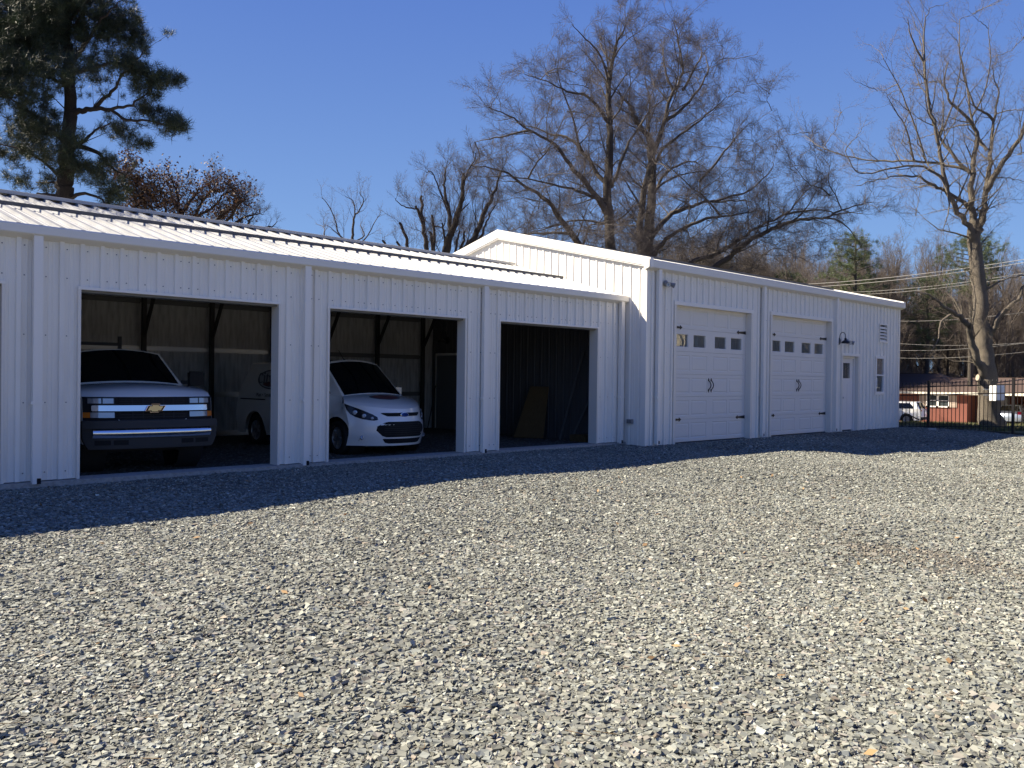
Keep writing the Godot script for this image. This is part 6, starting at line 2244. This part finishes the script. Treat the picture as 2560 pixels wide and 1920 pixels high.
# stands right of the picture; the first overhead door's pane mirrors its sunny boards
func cream_house() -> void:
	var o := thing("cream_house", "cream boarded house mirrored in the first overhead door pane", "house", Vector3(32.9, -0.4, 15.15))
	var m := MB.new()
	m.box(Vector3(0.0, 0, 0.05), Vector3(4.95, 5.4, 6.0))
	part("wall", m, M.cream, o)
	for k in 36:
		m = MB.new()
		var y := 0.1 + k * 0.145
		m.quad(Vector3(5.0, y, 0.0), Vector3(0.0, y, 0.0), Vector3(0.0, y + 0.145, 0.035), Vector3(5.0, y + 0.145, 0.035))
		m.quad(Vector3(5.0, y, 0.035), Vector3(0.0, y, 0.035), Vector3(0.0, y, 0.0), Vector3(5.0, y, 0.0))
		part("siding_board", m, M.cream, o)
	m = MB.new()
	m.quad(Vector3(-0.3, 5.3, 6.3), Vector3(5.25, 5.3, 6.3), Vector3(5.25, 7.0, 3.0), Vector3(-0.3, 7.0, 3.0))
	m.quad(Vector3(5.25, 5.3, -0.3), Vector3(-0.3, 5.3, -0.3), Vector3(-0.3, 7.0, 3.0), Vector3(5.25, 7.0, 3.0))
	m.tri(Vector3(0.0, 5.4, 0.05), Vector3(0.0, 5.4, 6.0), Vector3(0.0, 6.9, 3.0))
	part("roof", m, M.shingle, o)


func stone_mesh(seed_: int, flat: float) -> ArrayMesh:
	var r := RandomNumberGenerator.new()
	r.seed = seed_
	var g := (1.0 + sqrt(5.0)) / 2.0
	var p: Array[Vector3] = []
	for q in [[-1, g, 0], [1, g, 0], [-1, -g, 0], [1, -g, 0], [0, -1, g], [0, 1, g], [0, -1, -g], [0, 1, -g], [g, 0, -1], [g, 0, 1], [-g, 0, -1], [-g, 0, 1]]:
		p.append(Vector3(q[0], q[1], q[2]).normalized() * r.randf_range(0.5, 1.2) * Vector3(1.0, flat, 0.78))
	var mb := MB.new()
	if seed_ % 5 < 3:
		# a split shard: a box with every corner moved
		p.clear()
		for k in 8:
			p.append(Vector3((1.0 if k & 1 else -1.0) * r.randf_range(0.45, 1.05), (flat if k & 2 else -flat) * r.randf_range(0.35, 1.15), (1.0 if k & 4 else -1.0) * r.randf_range(0.3, 0.85)))
		for f in [[4, 5, 7, 6], [1, 0, 2, 3], [5, 1, 3, 7], [0, 4, 6, 2], [6, 7, 3, 2], [0, 1, 5, 4]]:
			mb.tri(p[f[0]], p[f[1]], p[f[2]])
			mb.tri(p[f[0]], p[f[2]], p[f[3]])
		return mb.mesh()
	for f in [[0, 11, 5], [0, 5, 1], [0, 1, 7], [0, 7, 10], [0, 10, 11], [1, 5, 9], [5, 11, 4], [11, 10, 2], [10, 7, 6], [7, 1, 8], [3, 9, 4], [3, 4, 2], [3, 2, 6], [3, 6, 8], [3, 8, 9], [4, 9, 5], [2, 4, 11], [6, 2, 10], [8, 6, 7], [9, 8, 1]]:
		mb.tri(p[f[0]], p[f[1]], p[f[2]])
	return mb.mesh()


func gravel() -> void:
	var r := RandomNumberGenerator.new()
	r.seed = 555
	var patch := FastNoiseLite.new()
	patch.seed = 9
	patch.frequency = 0.35
	var where := [[], [], [], [], []]
	var tints := [[], [], [], [], []]
	var worn := FastNoiseLite.new()
	worn.seed = 31
	worn.frequency = 0.11
	# [distance from, to, stones per square metre, smallest, largest]
	for q in [[2.2, 4.5, 4800.0, 0.006, 0.025], [4.5, 7.0, 3800.0, 0.007, 0.026], [7.0, 11.0, 2400.0, 0.0085, 0.027], [11.0, 18.0, 1000.0, 0.012, 0.028], [18.0, 30.0, 420.0, 0.017, 0.034]]:
		var w0: float = 0.66 * q[1] + 2.0
		var n := int((q[1] - q[0]) * w0 * 2.0 * q[2])
		for i in n:
			var d := r.randf_range(q[0], q[1])
			var u := r.randf_range(-w0, w0)
			if absf(u) > 0.66 * d + 1.6:
				continue
			var x := FH.x * d + RH.x * u
			var z := 12.434 + FH.z * d + RH.z * u
			if z < 0.10 or (x > 15.2 and z < 0.72) or x > 29.9 or x < -13.0:
				continue
			var pn := patch.get_noise_2d(x, z)
			var s: float = lerpf(q[3], q[4], pow(r.randf(), 2.0)) * (1.0 + 0.35 * pn)
			var b := Basis(Vector3.UP, r.randf() * TAU) * Basis(Vector3.RIGHT, r.randfn() * 0.38)
			var k := i % 5
			where[k].append(Transform3D(b, Vector3(x, ground_y(x, z) + s * r.randf_range(0.0, 0.45), z)).scaled_local(Vector3.ONE * s))
			var v := clampf(0.186 * exp(r.randfn() * 0.31) * (1.0 - 0.25 * pn), 0.04, 0.5)
			var c := Color(v * 0.98, v * 1.0, v * 0.84)
			var hue := r.randf()
			if hue < 0.28:
				c = Color(v * 0.92, v * 0.98, v * 0.88)
			elif hue > 0.985:
				c = Color(v * 1.12, v * 0.96, v * 0.74)
			elif hue > 0.9:
				c = Color(v * 1.06, v * 1.0, v * 0.86)
			# worn sandy patches
			var sand := smoothstep(0.30, 0.55, worn.get_noise_2d(x, z))
			if sand > 0.0 and r.randf() < sand * 0.85:
				c = Color(v * 1.05, v * 0.95, v * 0.76)
				where[k][-1] = where[k][-1].scaled_local(Vector3.ONE * 0.62)
			tints[k].append(c)
	# the bays are strewn with the same stone, shade put into darker tints
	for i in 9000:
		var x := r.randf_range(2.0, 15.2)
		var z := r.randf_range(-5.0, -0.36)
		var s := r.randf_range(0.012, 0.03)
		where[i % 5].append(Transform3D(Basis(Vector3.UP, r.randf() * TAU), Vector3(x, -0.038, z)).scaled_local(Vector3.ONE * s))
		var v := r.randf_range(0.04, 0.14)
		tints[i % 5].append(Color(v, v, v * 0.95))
	var o := Node3D.new()
	o.name = "gravel"
	add_child(o)
	tag(o, "loose angular grey crushed stone covering the yard", "", "", "stuff")
	for k in 5:
		scatter("stones", stone_mesh(k + 900, 0.26 + 0.07 * k), M.stone, where[k], tints[k], o)
	# a few dry leaves and pine needles among the stones
	var lw := []
	var lt := []
	var nw := []
	for i in 340:
		var d := pow(r.randf(), 0.7) * 12.0 + 2.6
		var u := r.randf_range(-0.65, 0.65) * d
		var x := FH.x * d + RH.x * u
		var z := 12.434 + FH.z * d + RH.z * u
		if z < 0.4 or x > 29.0:
			continue
		var at := Vector3(x, ground_y(x, z) + 0.022, z)
		if i % 3 == 0:
			lw.append(Transform3D(Basis.from_euler(Vector3(r.randfn() * 0.4, r.randf() * TAU, r.randfn() * 0.4)), at).scaled_local(Vector3.ONE * r.randf_range(0.02, 0.045)))
			var v := r.randf_range(0.7, 1.3)
			lt.append(Color(0.30 * v, 0.19 * v, 0.085 * v))
		else:
			nw.append(Transform3D(Basis.from_euler(Vector3(r.randfn() * 0.15, r.randf() * TAU, PI / 2 + r.randfn() * 0.2)), at).scaled_local(Vector3(1, r.randf_range(0.06, 0.16), 1)))
	var lm := MB.new()
	lm.quad(Vector3(-1, 0, 0), Vector3(0, 0.15, 0.45), Vector3(1, 0.1, 0), Vector3(0, 0.0, -0.45))
	var nm := MB.new()
	nm.tube(PackedVector3Array([Vector3(0, -0.5, 0), Vector3(0, 0.5, 0)]), PackedFloat32Array([0.0022, 0.0014]), 3)
	var li := Node3D.new()
	li.name = "leaf_litter"
	add_child(li)
	tag(li, "dry brown leaves and pine straw scattered on the gravel", "", "", "stuff")
	scatter("dry_leaves", lm.mesh(), M.leaf, lw, lt, li)
	scatter("pine_straw", nm.mesh(), M.plywood, nw, [], li)
	# winter grass on the lawn strip
	var gw := []
	var gt := []
	for i in 9000:
		var d := r.randf_range(27.5, 62.0)
		var u := r.randf_range(0.40, 0.68) * d
		var p := at_view(u, d)
		if p.x < 30.4 or p.x > 63.4:
			continue
		gw.append(Transform3D(Basis(Vector3.UP, r.randf() * TAU), p).scaled_local(Vector3.ONE * r.randf_range(0.6, 1.4)))
		var v := r.randf_range(0.6, 1.3)
		gt.append(Color(0.085 * v, 0.105 * v, 0.032 * v) if r.randf() < 0.7 else Color(0.2 * v, 0.165 * v, 0.085 * v))
	var gm := MB.new()
	for k in 14:
		var a := k * 2.4
		var c := Vector3(cos(a), 0, sin(a)) * 0.02 * k
		var t := Vector3(-sin(a), 0, cos(a)) * 0.01
		gm.tri(c - t, c + t, c + Vector3(cos(a * 3), 2.0, sin(a * 3)).normalized() * (0.06 + 0.03 * (k % 3)))
	tag(scatter("grass", gm.mesh(), M.leaf, gw, gt, self), "short winter grass on the strip beyond the fence", "", "", "stuff")
